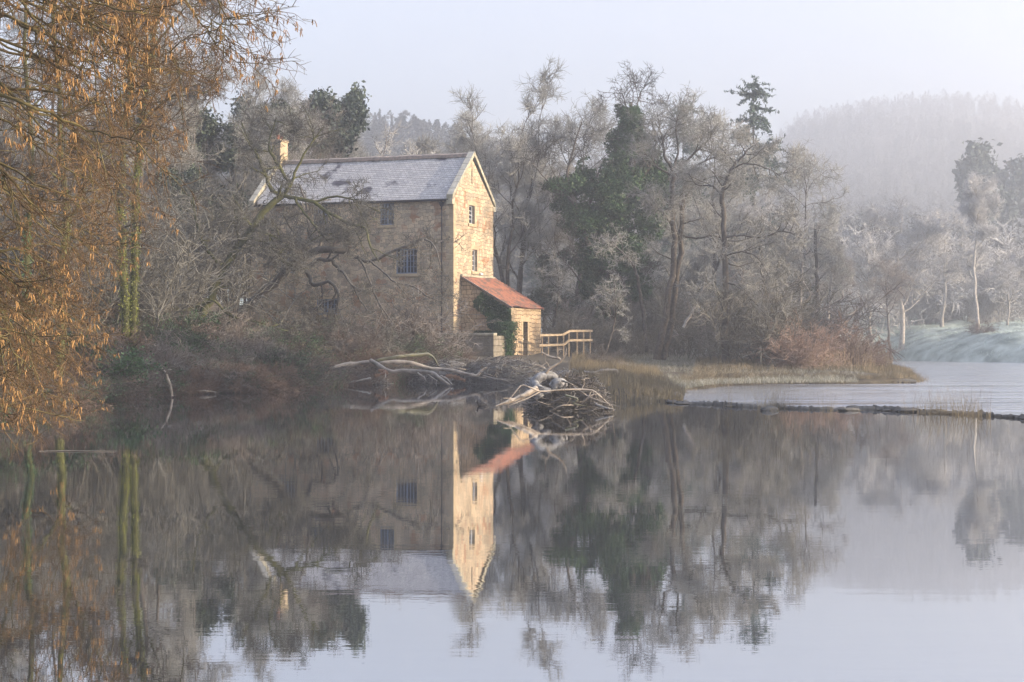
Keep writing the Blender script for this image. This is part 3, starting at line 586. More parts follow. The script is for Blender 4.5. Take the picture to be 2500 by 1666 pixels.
def proto(name, seed, bark, twig, parts=('trunk', 'crown'), limb=None, **kw):
    T, C, W_, g = tree_parts(seed, **kw)
    H = kw.get('H', 18.0)
    return {'H': H, 'meshes': [('trunk', tubes_mesh(name + '_trunk', T + C, M[bark])), ('crown', tubes_mesh(name + '_crown', W_, M[twig], False))]}
def plant(pr, name, loc, H, label, cat='tree', group=None, rz=0.0, wide=1.0):
    s = H / pr['H']; o = put(name, loc, label, cat, group, rz, (s * wide, s * wide, s))
    for n_, me in pr['meshes']: link(n_, me, o)
    return o
def at(px, Y, dz=-.1): x = (px - 1250) / F * Y; return (x, Y, H1(x, Y) + dz)
def htop(py, Y, z): return CH + (HZ - py) / F * Y - z

PR = {}
PR['spread'] = proto('spread', 11, 'bark', 'twig', H=18, r0=.26, n1=15, L1=.40, rtw=.0095)
PR['spread2'] = proto('spread_two', 12, 'bark', 'twig', H=18, r0=.24, n1=13, L1=.36, t_first=.4, rtw=.0095, wob=.2)
PR['upright'] = proto('upright', 13, 'bark', 'twig', H=20, r0=.22, n1=18, L1=.28, ang1=(22, 42), rtw=.0095, t_first=.35, trop=.1)
PR['multi'] = proto('multi', 14, 'bark', 'twig', H=18, r0=.26, stems=4, n1=8, n3=6, n4=5, L1=.24, ang1=(20, 45), rtw=.0095, t_first=.3, trop=.1)
PR['frosty'] = proto('frosty', 15, 'bark_pale', 'twig_frost', H=16, r0=.24, n1=16, L1=.40, rtw=.013, t_first=.22)
PR['frosty2'] = proto('frosty_two', 16, 'bark_pale', 'twig_frost', H=20, r0=.24, n1=18, L1=.26, ang1=(22, 45), rtw=.016, t_first=.3, trop=.1)
PR['alder'] = proto('alder', 17, 'bark', 'twig_red', H=15, r0=.2, n1=14, L1=.38, rtw=.0095, t_first=.35, wob=.18, trop=.02)
# far prototypes: fewer and thicker twigs
PR['far_spread'] = proto('far_spread', 21, 'bark_pale', 'twig_frost', H=18, r0=.28, n1=14, L1=.40, n2=6, n3=6, n4=5, rtw=.024, t_first=.2)
PR['far_up'] = proto('far_up', 22, 'bark_pale', 'twig', H=20, r0=.25, n1=18, L1=.27, ang1=(22, 45), n2=6, n3=5, n4=5, rtw=.026, t_first=.2, trop=.1)
PR['hill_a'] = proto('hill_a', 23, 'bark', 'far_crown', H=16, r0=.3, n1=12, L1=.36, n2=6, n3=5, n4=4, rtw=.06, t_first=.15, L4=1.3)
PR['hill_b'] = proto('hill_b', 24, 'bark', 'far_crown', H=17, r0=.3, n1=14, L1=.26, n2=5, n3=5, n4=4, rtw=.055, t_first=.12, ang1=(22, 50), L4=1.4)
def conifer_meshes(name, seed, H, width, gap=.0, mt='needles', leafs=7, size=.5, nb=70):
    g = np.random.default_rng(seed); K = 12; t = np.linspace(0, 1, K)
    TP = np.stack([np.cumsum(g.normal(size=K)) * .02, np.cumsum(g.normal(size=K)) * .02, t * H], -1)[None]; TP[0, 0, 2] = -.5; TR = (.012 * H * (1 - t) + .02)[None]
    lv = np.sort(g.uniform(.1, .99, nb)); pts = []; RR = []
    for u in lv:
        a = g.uniform(0, 6.28); L = width * 1.1 * (1 - u) ** 1.15 * g.uniform(.55, 1.15) + .25
        s = np.linspace(0, 1, 7); up = g.uniform(-.1, .25)
        x, y = np.interp(u * (K - 1), range(K), TP[0, :, 0]), np.interp(u * (K - 1), range(K), TP[0, :, 1])
        z = H * u + L * (up * s - .45 * s**1.5 + .25 * s**3)
        pts.append(np.stack([x + L * s * math.cos(a), y + L * s * math.sin(a), z], -1)); RR.append(.05 * (1 - s) + .012)
    BP, BR = np.array(pts), np.array(RR)
    SP, SR = grow(g, BP, BR, 11, width * .34, 5, .12, 1.0, (35, 70), .12, -.05, .6, rmin=.012, taper_len=.5, flat=.7)
    Q = []
    for A, w_ in ((BP, 1), (SP, 1)):
        i = g.integers(0, A.shape[0], leafs * len(SP) // (1 if w_ else 2)); u = g.random(len(i)) * (A.shape[1] - 1.01); k = u.astype(int); f = (u - k)[:, None]
        Q.append(A[i, k] * (1 - f) + A[i, k + 1] * f + g.normal(size=(len(i), 3)) * [.10, .10, .06])
    return {'H': H, 'meshes': [('trunk', tubes_mesh(name + '_trunk', [(TP, TR, 8), (BP, BR, 4), (SP, SR, 3)], M['bark'])), ('crown', leaves_mesh(name + '_crown', g, np.concatenate(Q), size, M[mt], .3))]}
PR['conifer'] = conifer_meshes('conifer', 31, 30, 9.5, mt='needles', leafs=26, size=.5, nb=44)
PR['hill_fir'] = conifer_meshes('hill_fir', 32, 18, 3.2, mt='far_green', leafs=6, size=1.0, nb=46)
def leafy(name, seed, H, mt='evergreen', n=26000, size=.26, bare=True, clump=.55, **kw):
    T, C, W_, g = tree_parts(seed, H=H, **kw)
    A = np.concatenate([W_[0][0].reshape(-1, 3)]); q = A[g.integers(0, len(A), n)] + g.normal(size=(n, 3)) * clump * .5
    keep = vnoise(q * 1.4, seed) > -.28; q = q[keep]
    return {'H': H, 'meshes': [('trunk', tubes_mesh(name + '_trunk', T + C, M['bark'])), ('crown', leaves_mesh(name + '_crown', g, q, size, M[mt]))]}
PR['holly'] = leafy('holly', 41, 14, n=30000, n1=16, L1=.30, n2=5, n3=4, t_first=.12, size=.28)
PR['hill_round'] = leafy('hill_round', 42, 16, mt='far_green', n=7000, size=.9, n1=10, L1=.34, n2=5, n3=4, n4=1, t_first=.2, clump=1.0)
PR['pine'] = leafy('pine', 43, 24, mt='far_green', n=9000, size=.8, n1=12, L1=.22, n2=5, n3=4, n4=1, t_first=.55, clump=1.0)
def shrub(name, seed, H, mt, stems=26, rtw=.01, spread=.8, leaf=None, nleaf=0, n2=7, n3=6, droop=.05, lsize=.12):
    g = np.random.default_rng(seed); base = g.normal(size=(stems, 3)) * [H * .16, H * .16, 0]; base[:, 2] = -.2
    d = g.normal(size=(stems, 3)) * [spread, spread, 0] + [0, 0, 1.2]; d /= np.linalg.norm(d, axis=1, keepdims=True)
    K = 7; out = [base]; st = (H * g.uniform(.6, 1.1, stems) / (K - 1))[:, None]
    for k in range(1, K): d = d + g.normal(size=d.shape) * .12; d[:, 2] -= droop * (k > 2); d /= np.linalg.norm(d, axis=1, keepdims=True); out.append(out[-1] + d * st)
    P0 = np.stack(out, 1); R0 = np.linspace(.02, .007, K)[None] * np.ones((stems, 1)) * max(1, H / 4)
    P1, R1 = grow(g, P0, R0, n2, H * .42, 5, .15, 1.0, (20, 60), .16, -droop * .5, .7, rmin=rtw, taper_len=.4)
    P2, R2 = grow(g, P1, R1, n3, H * .2, 4, .1, 1.0, (25, 70), .2, 0, .7, rmin=rtw, taper_len=.3)
    ms = [('stems', tubes_mesh(name + '_stems', [(P0, R0, 5), (P1, R1, 3), (P2, R2, 3)], M[mt], False))]
    if leaf:
        A = P1.reshape(-1, 3); q = A[g.integers(0, len(A), nleaf)] + g.normal(size=(nleaf, 3)) * H * .05; q = q[vnoise(q * 2.2, seed) > -.2]
        ms.append(('foliage', leaves_mesh(name + '_foliage', g, q, lsize, M[leaf])))
    return {'H': H, 'meshes': ms}
PR['bramble'] = shrub('bramble', 51, 3.0, 'bramble', droop=.12, stems=34, spread=1.0)
PR['bramble2'] = shrub('bramble_two', 52, 3.4, 'twig_red', droop=.05, stems=30)
PR['briar'] = shrub('briar', 53, 3.0, 'twig_dark', leaf='ivy', nleaf=6000, droop=.1, spread=1.0, lsize=.11)
PR['ivybush'] = shrub('ivybush', 54, 2.6, 'twig_dark', leaf='ivy', nleaf=14000, spread=1.1, lsize=.12)
PR['sapling'] = shrub('sapling', 55, 7.0, 'twig_mid', stems=9, spread=.3, droop=-.02, n2=12, n3=7, rtw=.012)
PR['russet'] = shrub('russet', 58, 3.4, 'russet', droop=.02, stems=36, n2=9, n3=7)
PR['scrub'] = shrub('scrub', 56, 5.0, 'twig_mid', stems=24, spread=.6, droop=0, n2=9, n3=7, rtw=.013)
PR['frost_scrub'] = shrub('frost_scrub', 57, 6.0, 'twig_frost', stems=24, spread=.6, droop=0, n2=9, n3=7, rtw=.022)

def far_wood(name, pxr, Yr, n, hr, mt, label, seed, fir=.5):
    g = np.random.default_rng(seed); px = g.uniform(*pxr, n * 2); Y = np.sqrt(g.uniform(Yr[0] ** 2, Yr[1] ** 2, n * 2)); x = (px - 1250) / F * Y
    k = (sdist(x, Y) > 12) & ~((Y < 320) & (x < 45)); x, Y = x[k][:n], Y[k][:n]; n = len(x); z = height(x, Y); h = g.uniform(*hr, n); m = 340
    t = g.random((n, m)) ** .8; isf = (g.random(n) < fir)[:, None]; rad = np.where(isf, .19 * (1 - t), .27 * np.sin(np.pi * np.clip(t * .8 + .22, 0, 1)) ** .7) * g.uniform(.8, 1.3, (n, 1)) * g.random((n, m)) ** .4; a = g.uniform(0, 6.28, (n, m))
    C = np.stack([x[:, None] + h[:, None] * rad * np.cos(a), Y[:, None] + h[:, None] * rad * np.sin(a), z[:, None] + h[:, None] * (.12 + .9 * t)], -1).reshape(-1, 3)
    tag(link(name, leaves_mesh(name, g, C, 1.15, M[mt], .32)), label, kind='stuff')

# ------------------------------------------------------------------ the leaning alder in front of the mill, limb by limb
def hero(name, limbs, g, label, mats, n=(5, 7, 6, 5), L=(2.6, 1.3, .75, .45), rtw=.0085, trop=.02, wob=.2, flat=0, sun_leaf=None):
    """limbs: list of (trunk?, [(px, py, Y, radius m), ...])"""
    root = put(name, (*limbs[0][1][0][:1], 0, 0), label, 'tree'); root.location = (0, 0, 0)
    base = P(*limbs[0][1][0][:3]); root.location = tuple(base)
    tr, lm = [], []
    for is_tr, pts in limbs:
        p = np.array([P(*q[:3]) for q in pts]) - base; r = np.array([q[3] for q in pts]); K = 22
        pp, rr = resample(p, r, K); pp += np.concatenate([[np.zeros(3)], g.normal(size=(K - 1, 3)) * np.minimum(rr[1:, None], .12) * .35])
        (tr if is_tr else lm).append((pp, rr))
    TP, TR = np.array([a for a, _ in tr]), np.array([b for _, b in tr]); LP, LR = (np.array([a for a, _ in lm]), np.array([b for _, b in lm])) if lm else (TP[:0], TR[:0])
    link('trunk', tubes_mesh('trunk', [(TP, TR, 12)], M[mats[0]]), root)
    AP, AR = np.concatenate([TP, LP]), np.concatenate([TR, LR])
    P1, R1 = grow(g, AP, AR, n[0], L[0], 7, .3, 1.0, (30, 80), wob, trop, .5, rmax=.05, rmin=.02, taper_len=.3)
    P2, R2 = grow(g, np.concatenate([P1]), R1, n[1], L[1], 6, .1, 1.0, (25, 75), wob * 1.2, trop * .5, .6, rmin=.012, taper_len=.4)
    P3, R3 = grow(g, P2, R2, n[2], L[2], 5, .1, 1.0, (25, 75), wob * 1.3, trop * .5, .6, rmin=rtw, taper_len=.3)
    P4, R4 = grow(g, P3, R3, n[3], L[3], 4, .1, 1.0, (25, 75), wob * 1.4, 0, .7, rmin=rtw, taper_len=.2)
    link('limbs', tubes_mesh('limbs', ([(LP, LR, 10)] if len(LP) else []) + [(P1, R1, 6)], M[mats[0]]), root)
    link('crown', tubes_mesh('crown', [(P2, R2, 3), (P3, R3, 3), (P4, R4, 3)], M[mats[1]], False), root)
    return root, AP, AR
g = np.random.default_rng(101)
hero('leaning_alder', [
    (1, [(478, 905, 100, .34), (513, 837, 100, .31), (566, 795, 100, .29), (628, 726, 99.5, .27), (677, 688, 99, .25), (708, 653, 99, .24), (750, 622, 99, .22), (804, 609, 99, .20), (853, 615, 99, .17)]),
    (0, [(712, 651, 101, .14), (750, 653, 100.6, .13), (769, 638, 100.4, .12), (807, 634, 100, .11), (823, 653, 100, .09), (846, 676, 99.6, .07), (872, 720, 99.3, .05), (898, 760, 99, .03)]),
    (0, [(716, 653, 101, .14), (750, 665, 100.5, .13), (765, 695, 100.2, .11), (796, 688, 100, .09), (819, 699, 99.8, .08), (827, 730, 99.6, .06), (815, 776, 99.5, .04)]),
    (0, [(785, 691, 100, .05), (787, 715, 100, .045), (786, 748, 100, .03)]),
    (0, [(757, 619, 101, .10), (754, 554, 101, .08), (748, 500, 101.4, .06), (730, 450, 101.6, .04)]),
    (0, [(778, 610, 101, .08), (793, 569, 101, .06), (806, 540, 101, .045), (830, 500, 101, .03)]),
    (0, [(741, 625, 101, .08), (736, 590, 101, .06), (707, 554, 100.6, .045), (690, 520, 100.3, .03)]),
    (0, [(853, 615, 101, .12), (890, 640, 100.5, .09), (925, 630, 100.4, .09), (979, 606, 100, .08), (1011, 595, 100, .075), (1029, 583, 100, .06), (1060, 600, 99.6, .04), (1075, 650, 99.3, .03)]),
    (0, [(900, 636, 100.4, .06), (935, 662, 100, .05), (966, 690, 99.5, .045), (1010, 700, 99.3, .035), (1045, 725, 99, .025)]),
    (0, [(628, 726, 100.5, .07), (650, 760, 99.6, .05), (690, 800, 99, .035), (720, 830, 98.6, .025)]),
    (0, [(875, 625, 100, .07), (900, 680, 99.6, .05), (925, 740, 99.3, .04), (960, 790, 99, .025)]),
], g, 'dark leaning alder with crooked limbs crossing the mill facade', ('bark', 'twig_alder'), n=(4, 5, 5, 4), rtw=.0095, trop=-.01, wob=.22)
g = np.random.default_rng(102)
hero('mossy_alder', [
    (1, [(440, 905, 97, .28), (452, 844, 97, .25), (482, 787, 97.3, .24), (513, 730, 97.6, .23), (547, 653, 98, .22), (605, 577, 98.5, .21), (643, 519, 99, .20), (690, 478, 99.5, .18)]),
    (0, [(690, 478, 99.5, .12), (665, 465, 99.5, .11), (645, 420, 99.5, .10), (627, 375, 99.7, .08), (608, 344, 100, .06), (590, 300, 100, .04)]),
    (0, [(690, 478, 99.5, .11), (705, 450, 99.5, .10), (685, 410, 99.6, .09), (660, 370, 99.8, .07), (658, 340, 100, .05), (675, 290, 100, .035)]),
    (0, [(700, 462, 99.5, .10), (712, 445, 99.5, .09), (730, 400, 99.5, .07), (760, 350, 99.5, .05), (790, 310, 99.5, .03)]),
    (0, [(690, 478, 99.5, .12), (720, 486, 99.3, .11), (765, 495, 99, .10), (815, 528, 98.6, .09), (861, 551, 98.4, .08), (893, 558, 98.2, .06), (903, 600, 98, .05), (925, 640, 98, .03)]),
    (0, [(720, 486, 99.3, .08), (736, 510, 99, .06), (775, 560, 98.6, .05), (800, 590, 98.4, .03)]),
    (0, [(765, 495, 99, .07), (815, 480, 98.8, .06), (870, 490, 98.4, .05), (930, 520, 98, .03)]),
    (0, [(613, 560, 98.5, .09), (640, 565, 98, .07), (680, 585, 97.6, .05), (715, 610, 97, .03)]),
    (0, [(605, 580, 98.5, .09), (640, 590, 98, .07), (670, 605, 97.6, .05), (690, 640, 97.3, .035)]),
    (0, [(613, 555, 98.5, .08), (604, 540, 98.3, .07), (585, 532, 98, .05), (560, 540, 97.6, .03)]),
    (0, [(547, 653, 98, .1), (500, 600, 97.6, .08), (480, 540, 97.6, .06), (470, 480, 97.6, .04)]),
    (0, [(513, 730, 97.6, .12), (470, 755, 97, .11), (420, 755, 96.6, .10), (375, 735, 96.3, .08), (340, 690, 96, .05), (320, 640, 96, .03)]),
    (0, [(470, 755, 97, .09), (520, 735, 96.6, .07), (560, 770, 96.3, .05), (640, 790, 96, .04), (700, 810, 96, .02)]),
], g, 'mossy forked alder arching from the bank across the mill roof', ('bark_moss', 'twig_mid'), n=(6, 6, 5, 4), L=(2.4, 1.2, .7, .42), rtw=.0095, trop=.02)

# ------------------------------------------------------------------ woodland behind and beside the mill
BEH = [(565, 138, 195, 'multi', 'tall many stemmed bare tree left of the mill chimney'), (470, 132, 150, 'spread', 'broad bare grey tree between the ivy trunks and the mill'), (395, 125, 60, 'upright', 'tall slim bare tree rising behind the catkins'),
       (655, 150, 235, 'spread2', 'bare tree crown showing over the chimney'), (745, 155, 250, 'alder', 'pinkish bare tree behind the left half of the slate roof'), (700, 140, 290, 'spread', 'low wide bare tree directly above the chimney'),
       (855, 172, 255, 'upright', 'thin bare tree behind the middle of the slate roof'), (935, 205, 325, 'far_spread', 'pale rounded bare tree above the right half of the roof ridge'), (1020, 215, 335, 'far_up', 'pale narrow bare tree above the roof ridge near the gable'),
       (1252, 150, 213, 'multi', 'tall bare many stemmed tree just right of the mill gable'), (1195, 160, 300, 'spread2', 'slender bare tree close behind the sunlit gable'), (1325, 172, 330, 'upright', 'bare grey tree behind the fence end'),
       (1415, 165, 285, 'spread2', 'bare tree with twisted top left of the ivy tree'), (1735, 172, 300, 'spread', 'rounded bare tree between the twin trunks and the conifer'), (1970, 185, 378, 'spread2', 'open bare tree with spreading crown right of the conifer'),
       (1880, 170, 470, 'frosty', 'pale bare tree in front of the conifer'), (1930, 165, 570, 'upright', 'low spreading bare tree at the right edge of the wood'), (330, 118, -60, 'spread2', 'tall bare tree behind the ivy covered trunks'), (250, 128, 100, 'multi', 'many stemmed bare tree behind the orange branches'),
       (120, 120, 40, 'spread', 'wide bare tree behind the left part of the orange branches'), (20, 115, 120, 'upright', 'upright bare tree at the far left behind the orange branches')]
for i, (px, Y, top, k, lab) in enumerate(BEH):
    a = at(px, Y); plant(PR[k], 'bare_tree', a, htop(top, Y, a[2]), lab, 'tree', rz=i * 1.37)
for i, (px, Y, top, w_, lab) in enumerate([(815, 158, 235, .9, 'dark green holly behind the middle of the mill roof'), (640, 148, 255, 1.0, 'evergreen behind the chimney among bare twigs'), (500, 135, 290, 1.1, 'dull green evergreen left of the mill'), (1350, 150, 620, 1.3, 'low dark evergreen behind the fence'), (1560, 160, 640, 1.2, 'low evergreen between the ivy tree and twin trunks'), (1960, 175, 690, 1.1, 'green bush like evergreen at the right edge of the wood'), (430, 120, 420, 1.2, 'dark evergreen behind the forked alder')]):
    a = at(px, Y); plant(PR['holly'], 'evergreen_tree', a, htop(top, Y, a[2]), lab, 'tree', rz=i * 2.1, wide=w_)
for i, (px, Y, top, w_, lab) in enumerate([(1838, 205, 198, 1.0, 'tall thin conifer standing clear of the wood with tiered branches'), (1668, 215, 250, .8, 'faint conifer tip behind the twin trunk tree')]):
    a = at(px, Y); plant(PR['conifer'], 'conifer_tree', a, htop(top, Y, a[2]), lab, 'tree', rz=i * 2.1 + .5, wide=w_)
# understorey: saplings, young trees and scrub
g = np.random.default_rng(202)
def scatter(n, pxr, Yr, kinds, hr, name, label, cat, group, mind=1.2, ok=lambda x, y, px: True, wide=(.9, 1.25)):
    done = []; tries = 0
    while len(done) < n and tries < n * 60:
        tries += 1; px = g.uniform(*pxr); Y = math.sqrt(g.uniform(Yr[0] ** 2, Yr[1] ** 2)); x = (px - 1250) / F * Y
        if sdist(np.array([x]), np.array([Y]))[0] < .4 or not ok(x, Y, px) or any(math.hypot(x - a, Y - b) < mind for a, b in done): continue
        lx, ly = (x - MX) * ca - (Y - MY) * sa, (x - MX) * sa + (Y - MY) * ca
        if -ML - 1.0 < lx < LD + .8 and -2.2 < ly < MW + 1: continue
        done.append((x, Y)); k = kinds[g.integers(len(kinds))]
        plant(PR[k], name, (x, Y, H1(x, Y) - .1), g.uniform(*hr), label, cat, group, g.uniform(0, 6.28), g.uniform(*wide))
    return done
scatter(30, (1290, 2040), (165, 290), ['spread', 'spread2', 'upright', 'alder', 'upright'], (10, 18), 'woodland_tree', 'slender bare tree of the misty wood right of the mill', 'tree', 'bare trees of the wood beside the river', 3.0)
scatter(38, (1330, 1990), (116, 200), ['sapling', 'scrub', 'sapling', 'bramble2'], (3, 7.5), 'sapling', 'thin bare sapling under the trees right of the mill', 'sapling', 'saplings in the wood beside the river', 1.5, ok=lambda x, y, px: y > 134 if px < 1720 else True)
scatter(34, (-100, 1150), (128, 175), ['spread', 'spread2', 'multi', 'alder'], (10, 15), 'hillside_tree', 'bare grey tree on the slope behind the mill', 'tree', 'bare trees behind the mill', 3.0)
scatter(34, (-120, 560), (80, 122), ['sapling', 'scrub', 'sapling'], (5, 9), 'thicket', 'tangled bare thicket on the left bank', 'thicket', 'thickets on the left bank', 2.0, ok=lambda x, y, px: px < 330 or y > 104)
# bank bushes by the water
scatter(66, (-100, 1010), (60, 112), ['bramble', 'bramble2', 'briar', 'bramble'], (1.5, 2.7), 'bramble_bush', 'brown leafless bramble on the bank below the mill', 'bush', 'brambles along the bank', 1.5, ok=lambda x, y, px: y > 9590 / (np.interp(px, [-150, 100, 330, 760, 1010], [1014, 998, 966, 948, 934]) - HZ) + 0.6 and (px < 730 or y > 99.5))
scatter(24, (-100, 760), (60, 104), ['ivybush', 'briar'], (1.6, 3.0), 'ivy_bush', 'dark green ivy clad bush on the shaded left bank', 'bush', 'ivy bushes on the left bank', 1.7)
for i, px in enumerate(np.linspace(90, 740, 36)):
    px = px + g.uniform(-8, 8); base = np.interp(px, [100, 220, 330, 600, 760, 1010], [998, 977, 966, 958, 948, 934]); Y = 9590 / (base - HZ) + .35; x = (px - 1250) / F * Y
    plant(PR[['bramble', 'briar', 'bramble2', 'bramble'][g.integers(4)]], 'waterside_bush', (x, Y, max(H1(x, Y), 0) - .1), g.uniform(.9, 1.7), 'low dark bush overhanging the waterline of the left bank', 'bush', 'bushes along the waterline', g.uniform(0, 6.28), 1.3)
for i, (px, Y, top, k, lab) in enumerate([(1010, 111, 700, 'bramble2', 'tall brown bush against the foot of the downpipe'), (940, 110, 765, 'bramble', 'brown bush under the right facade window'), (870, 110, 775, 'bramble2', 'brown bush right of the ground floor window'), (720, 109, 765, 'briar', 'green and brown briar below the left facade window'), (770, 111.6, 768, 'ivybush', 'ivy bush at the sill of the ground floor window'), (838, 112, 772, 'ivybush', 'low ivy bush right of the stone pier'), (1048, 113, 775, 'bramble2', 'bare bush beside the corner of the mill'), (905, 106, 800, 'bramble', 'brown bush behind the driftwood'), (660, 106, 790, 'bramble2', 'brown bush left of the crumbling wall'), (600, 105, 775, 'bramble', 'brown bush beneath the mossy alder'), (1375, 128, 770, 'scrub', 'grey scrub behind the timber fence'), (1500, 130, 775, 'scrub', 'grey scrub at the end of the timber fence'), (1420, 108, 885, 'bramble2', 'low frosted scrub below the timber fence'), (1470, 105, 840, 'bramble2', 'purple grey scrub at the edge of the reeds')]):
    a = at(px, Y); plant(PR[k], 'bank_bush', a, htop(top, Y, a[2]), lab, 'bush', rz=i * 1.9, wide=1.1)
for i, (px, Y, h_, lab) in enumerate([(1960, 120, 3.3, 'rounded russet bush at the middle of the river point'), (2045, 125, 3.3, 'rounded russet bush rising from the tall reeds'), (2112, 128, 2.3, 'small russet bush near the tip of the river point'), (1895, 122, 2.2, 'low russet bush at the left of the river point')]):
    a = at(px, Y); plant(PR['russet'], 'russet_bush', a, h_, lab, 'bush', rz=i * 1.9, wide=1.05)
# far bank to the right
for i, (px, Y, top, k, w_, lab) in enumerate([(2030, 252, 500, 'far_up', .9, 'pale narrow tree on the far bank nearest the wood'), (2200, 275, 478, 'frosty', 1.25, 'broad frosted tree in the middle of the far bank'), (2388, 268, 450, 'frosty2', 1.2, 'tall frosted tree above the grassy far bank'), (2300, 290, 505, 'far_spread', 1.0, 'bright frosted tree between the two tallest far trees'), (2180, 256, 640, 'alder', 1.15, 'low wide bluish tree overhanging the far bank'), (2090, 285, 700, 'frost_scrub', 1.3, 'frosty thicket left of the overhanging far tree'), (2290, 300, 700, 'frost_scrub', 1.8, 'frosty thicket behind the grassy far bank'), (2460, 285, 640, 'far_spread', 1.2, 'frosted tree at the right edge above the grassy bank'), (2130, 270, 560, 'far_spread', 1.0, 'faint frosted tree left of the broad frosted tree'), (2395, 262, 775, 'bramble', 1.2, 'dark bush on the top of the grassy far bank')]):
    a = at(px, Y); plant(PR[k], 'far_bank_tree', a, htop(top, Y, a[2]), lab, 'tree', rz=i * 1.7, wide=w_)
for i, (px, Y, top, lab) in enumerate([(2400, 480, 335, 'dark round topped pine fading into the mist on the right'), (2462, 520, 370, 'second misty pine near the right edge')]):
    a = at(px, Y); plant(PR['pine'], 'pine_tree', a, htop(top, Y, a[2]), lab, 'tree', rz=i * 2.5)
a = at(2690, 122); plant(PR['spread'], 'edge_tree', a, 13.0, 'dark bare branches reaching in from the right edge', 'tree', wide=1.4)
# the tall trees of the near right bank, between the low sun and the pool
for i, (x, y, h_, k) in enumerate([(37, 56, 17, 'holly'), (41, 62, 19, 'pine'), (36, 66, 16, 'holly'), (40, 71, 18, 'holly'), (37, 77, 16, 'holly'), (43, 82, 17, 'pine'), (54, 126, 20, 'holly'), (60, 132, 23, 'holly'), (55, 139, 21, 'holly'), (62, 146, 23, 'holly'), (58, 153, 22, 'holly'), (64, 161, 22, 'holly'), (62, 170, 21, 'holly'), (68, 179, 22, 'holly')]):
    plant(PR[k], 'bank_tree', (x, y, H1(x, y) - .1), h_, 'tall evergreen of the near right bank', 'tree', 'evergreens of the near right bank', rz=i * 1.3, wide=1.25)
scatter(60, (2040, 2620), (292, 370), ['far_spread', 'far_up', 'frost_scrub', 'hill_a'], (8, 15), 'misty_tree', 'frosted tree in the mist beyond the far bank', 'tree', 'frosted trees beyond the far bank', 5)
scatter(290, (100, 2050), (250, 760), ['hill_a', 'hill_b', 'hill_fir', 'hill_fir', 'hill_b'], (11, 16), 'hill_tree', 'misty tree on the wooded hill behind the mill', 'tree', 'trees of the hill behind the mill', 4)
scatter(290, (1550, 2620), (350, 1500), ['hill_a', 'hill_b', 'hill_b', 'hill_fir'], (14, 22), 'valley_tree', 'mist faded tree on the far valley side', 'tree', 'trees of the far valley side', 6, wide=(1.2, 1.7))

far_wood('far_wood', (60, 2060), (330, 800), 1700, (10, 16), 'far_crown', 'misty wood covering the hill behind the mill', 71, .3)
far_wood('far_wood', (1450, 2640), (400, 1740), 2600, (15, 24), 'far_crown', 'faint wood covering the far valley side', 72, .35)

# ------------------------------------------------------------------ ivy tree, twin trunk tree, single tree
g = np.random.default_rng(303)
root, AP, AR = hero('ivy_tree', [
    (1, [(1470, 872, 148, .42), (1474, 780, 148, .40), (1480, 700, 148, .38), (1500, 600, 148, .36), (1530, 480, 148, .32), (1548, 380, 148, .26), (1545, 300, 148, .2), (1540, 250, 148, .12)]),
    (0, [(1485, 680, 148, .25), (1440, 600, 147.5, .22), (1405, 500, 147, .18), (1385, 440, 147, .12), (1400, 360, 147, .08), (1420, 300, 147, .05)]),
    (0, [(1405, 500, 147, .14), (1370, 470, 147, .10), (1335, 440, 147, .06), (1300, 400, 147, .03)]),
    (0, [(1535, 470, 148, .16), (1580, 420, 148, .13), (1600, 350, 148, .1), (1590, 290, 148, .05)]),
    (0, [(1505, 590, 148, .2), (1560, 540, 148.5, .16), (1610, 480, 149, .12), (1640, 420, 149, .07)]),
    (0, [(1500, 610, 148, .16), (1455, 560, 149, .13), (1440, 490, 149.5, .1), (1470, 400, 150, .06)]),
    (0, [(1545, 300, 148, .1), (1530, 262, 148, .06), (1518, 228, 148, .035)]), (0, [(1545, 300, 148, .1), (1556, 255, 148, .06), (1565, 222, 148, .035)]),
    (0, [(1478, 740, 148, .1), (1430, 700, 147, .08), (1380, 640, 146, .06), (1330, 590, 145.6, .03)]),
    (0, [(1480, 720, 148, .09), (1540, 690, 147, .07), (1590, 640, 146.5, .05)]),
], g, 'big leaning tree smothered in dark ivy with bare twigs on top', ('bark', 'twig_dark'), n=(5, 5, 4, 3), L=(3.0, 1.6, 1.0, .6), rtw=.011, trop=.04)
base = np.array(root.location)
C = []
blobs = [(1540, 300, 34, 50), (1530, 350, 55, 50), (1560, 380, 60, 55), (1520, 420, 60, 55), (1500, 480, 75, 55), (1450, 500, 60, 50), (1400, 470, 52, 50), (1420, 540, 62, 40), (1470, 560, 80, 60), (1540, 480, 75, 55), (1590, 440, 45, 55), (1590, 540, 42, 50),
         (1480, 640, 70, 50), (1440, 630, 50, 50), (1530, 620, 60, 55), (1455, 700, 45, 45), (1490, 740, 40, 60), (1470, 800, 26, 50), (1350, 450, 36, 20), (1375, 505, 34, 22), (1430, 420, 26, 40), (1560, 700, 34, 40), (1610, 480, 30, 40), (1575, 260, 18, 22), (1510, 275, 18, 22)]
for bx_, by, rx, ry in blobs:
    n_ = int(17 * rx * ry / 10); c0 = P(bx_, by, 148 + g.uniform(-1.2, 1.2)); d = g.normal(size=(n_, 3)); d /= np.linalg.norm(d, axis=1, keepdims=True); rr = g.random((n_, 1)) ** .45
    C.append(c0 + d * rr * np.array([rx, rx * .8, ry]) * 148 / F)
C = np.concatenate(C); k = vnoise(C * 1.5, 9) + .6 * vnoise(C * 3.4, 10); C = C[k > -.22]
link('ivy', leaves_mesh('ivy', g, C - base, .24, M['ivy']), root)
g = np.random.default_rng(304)
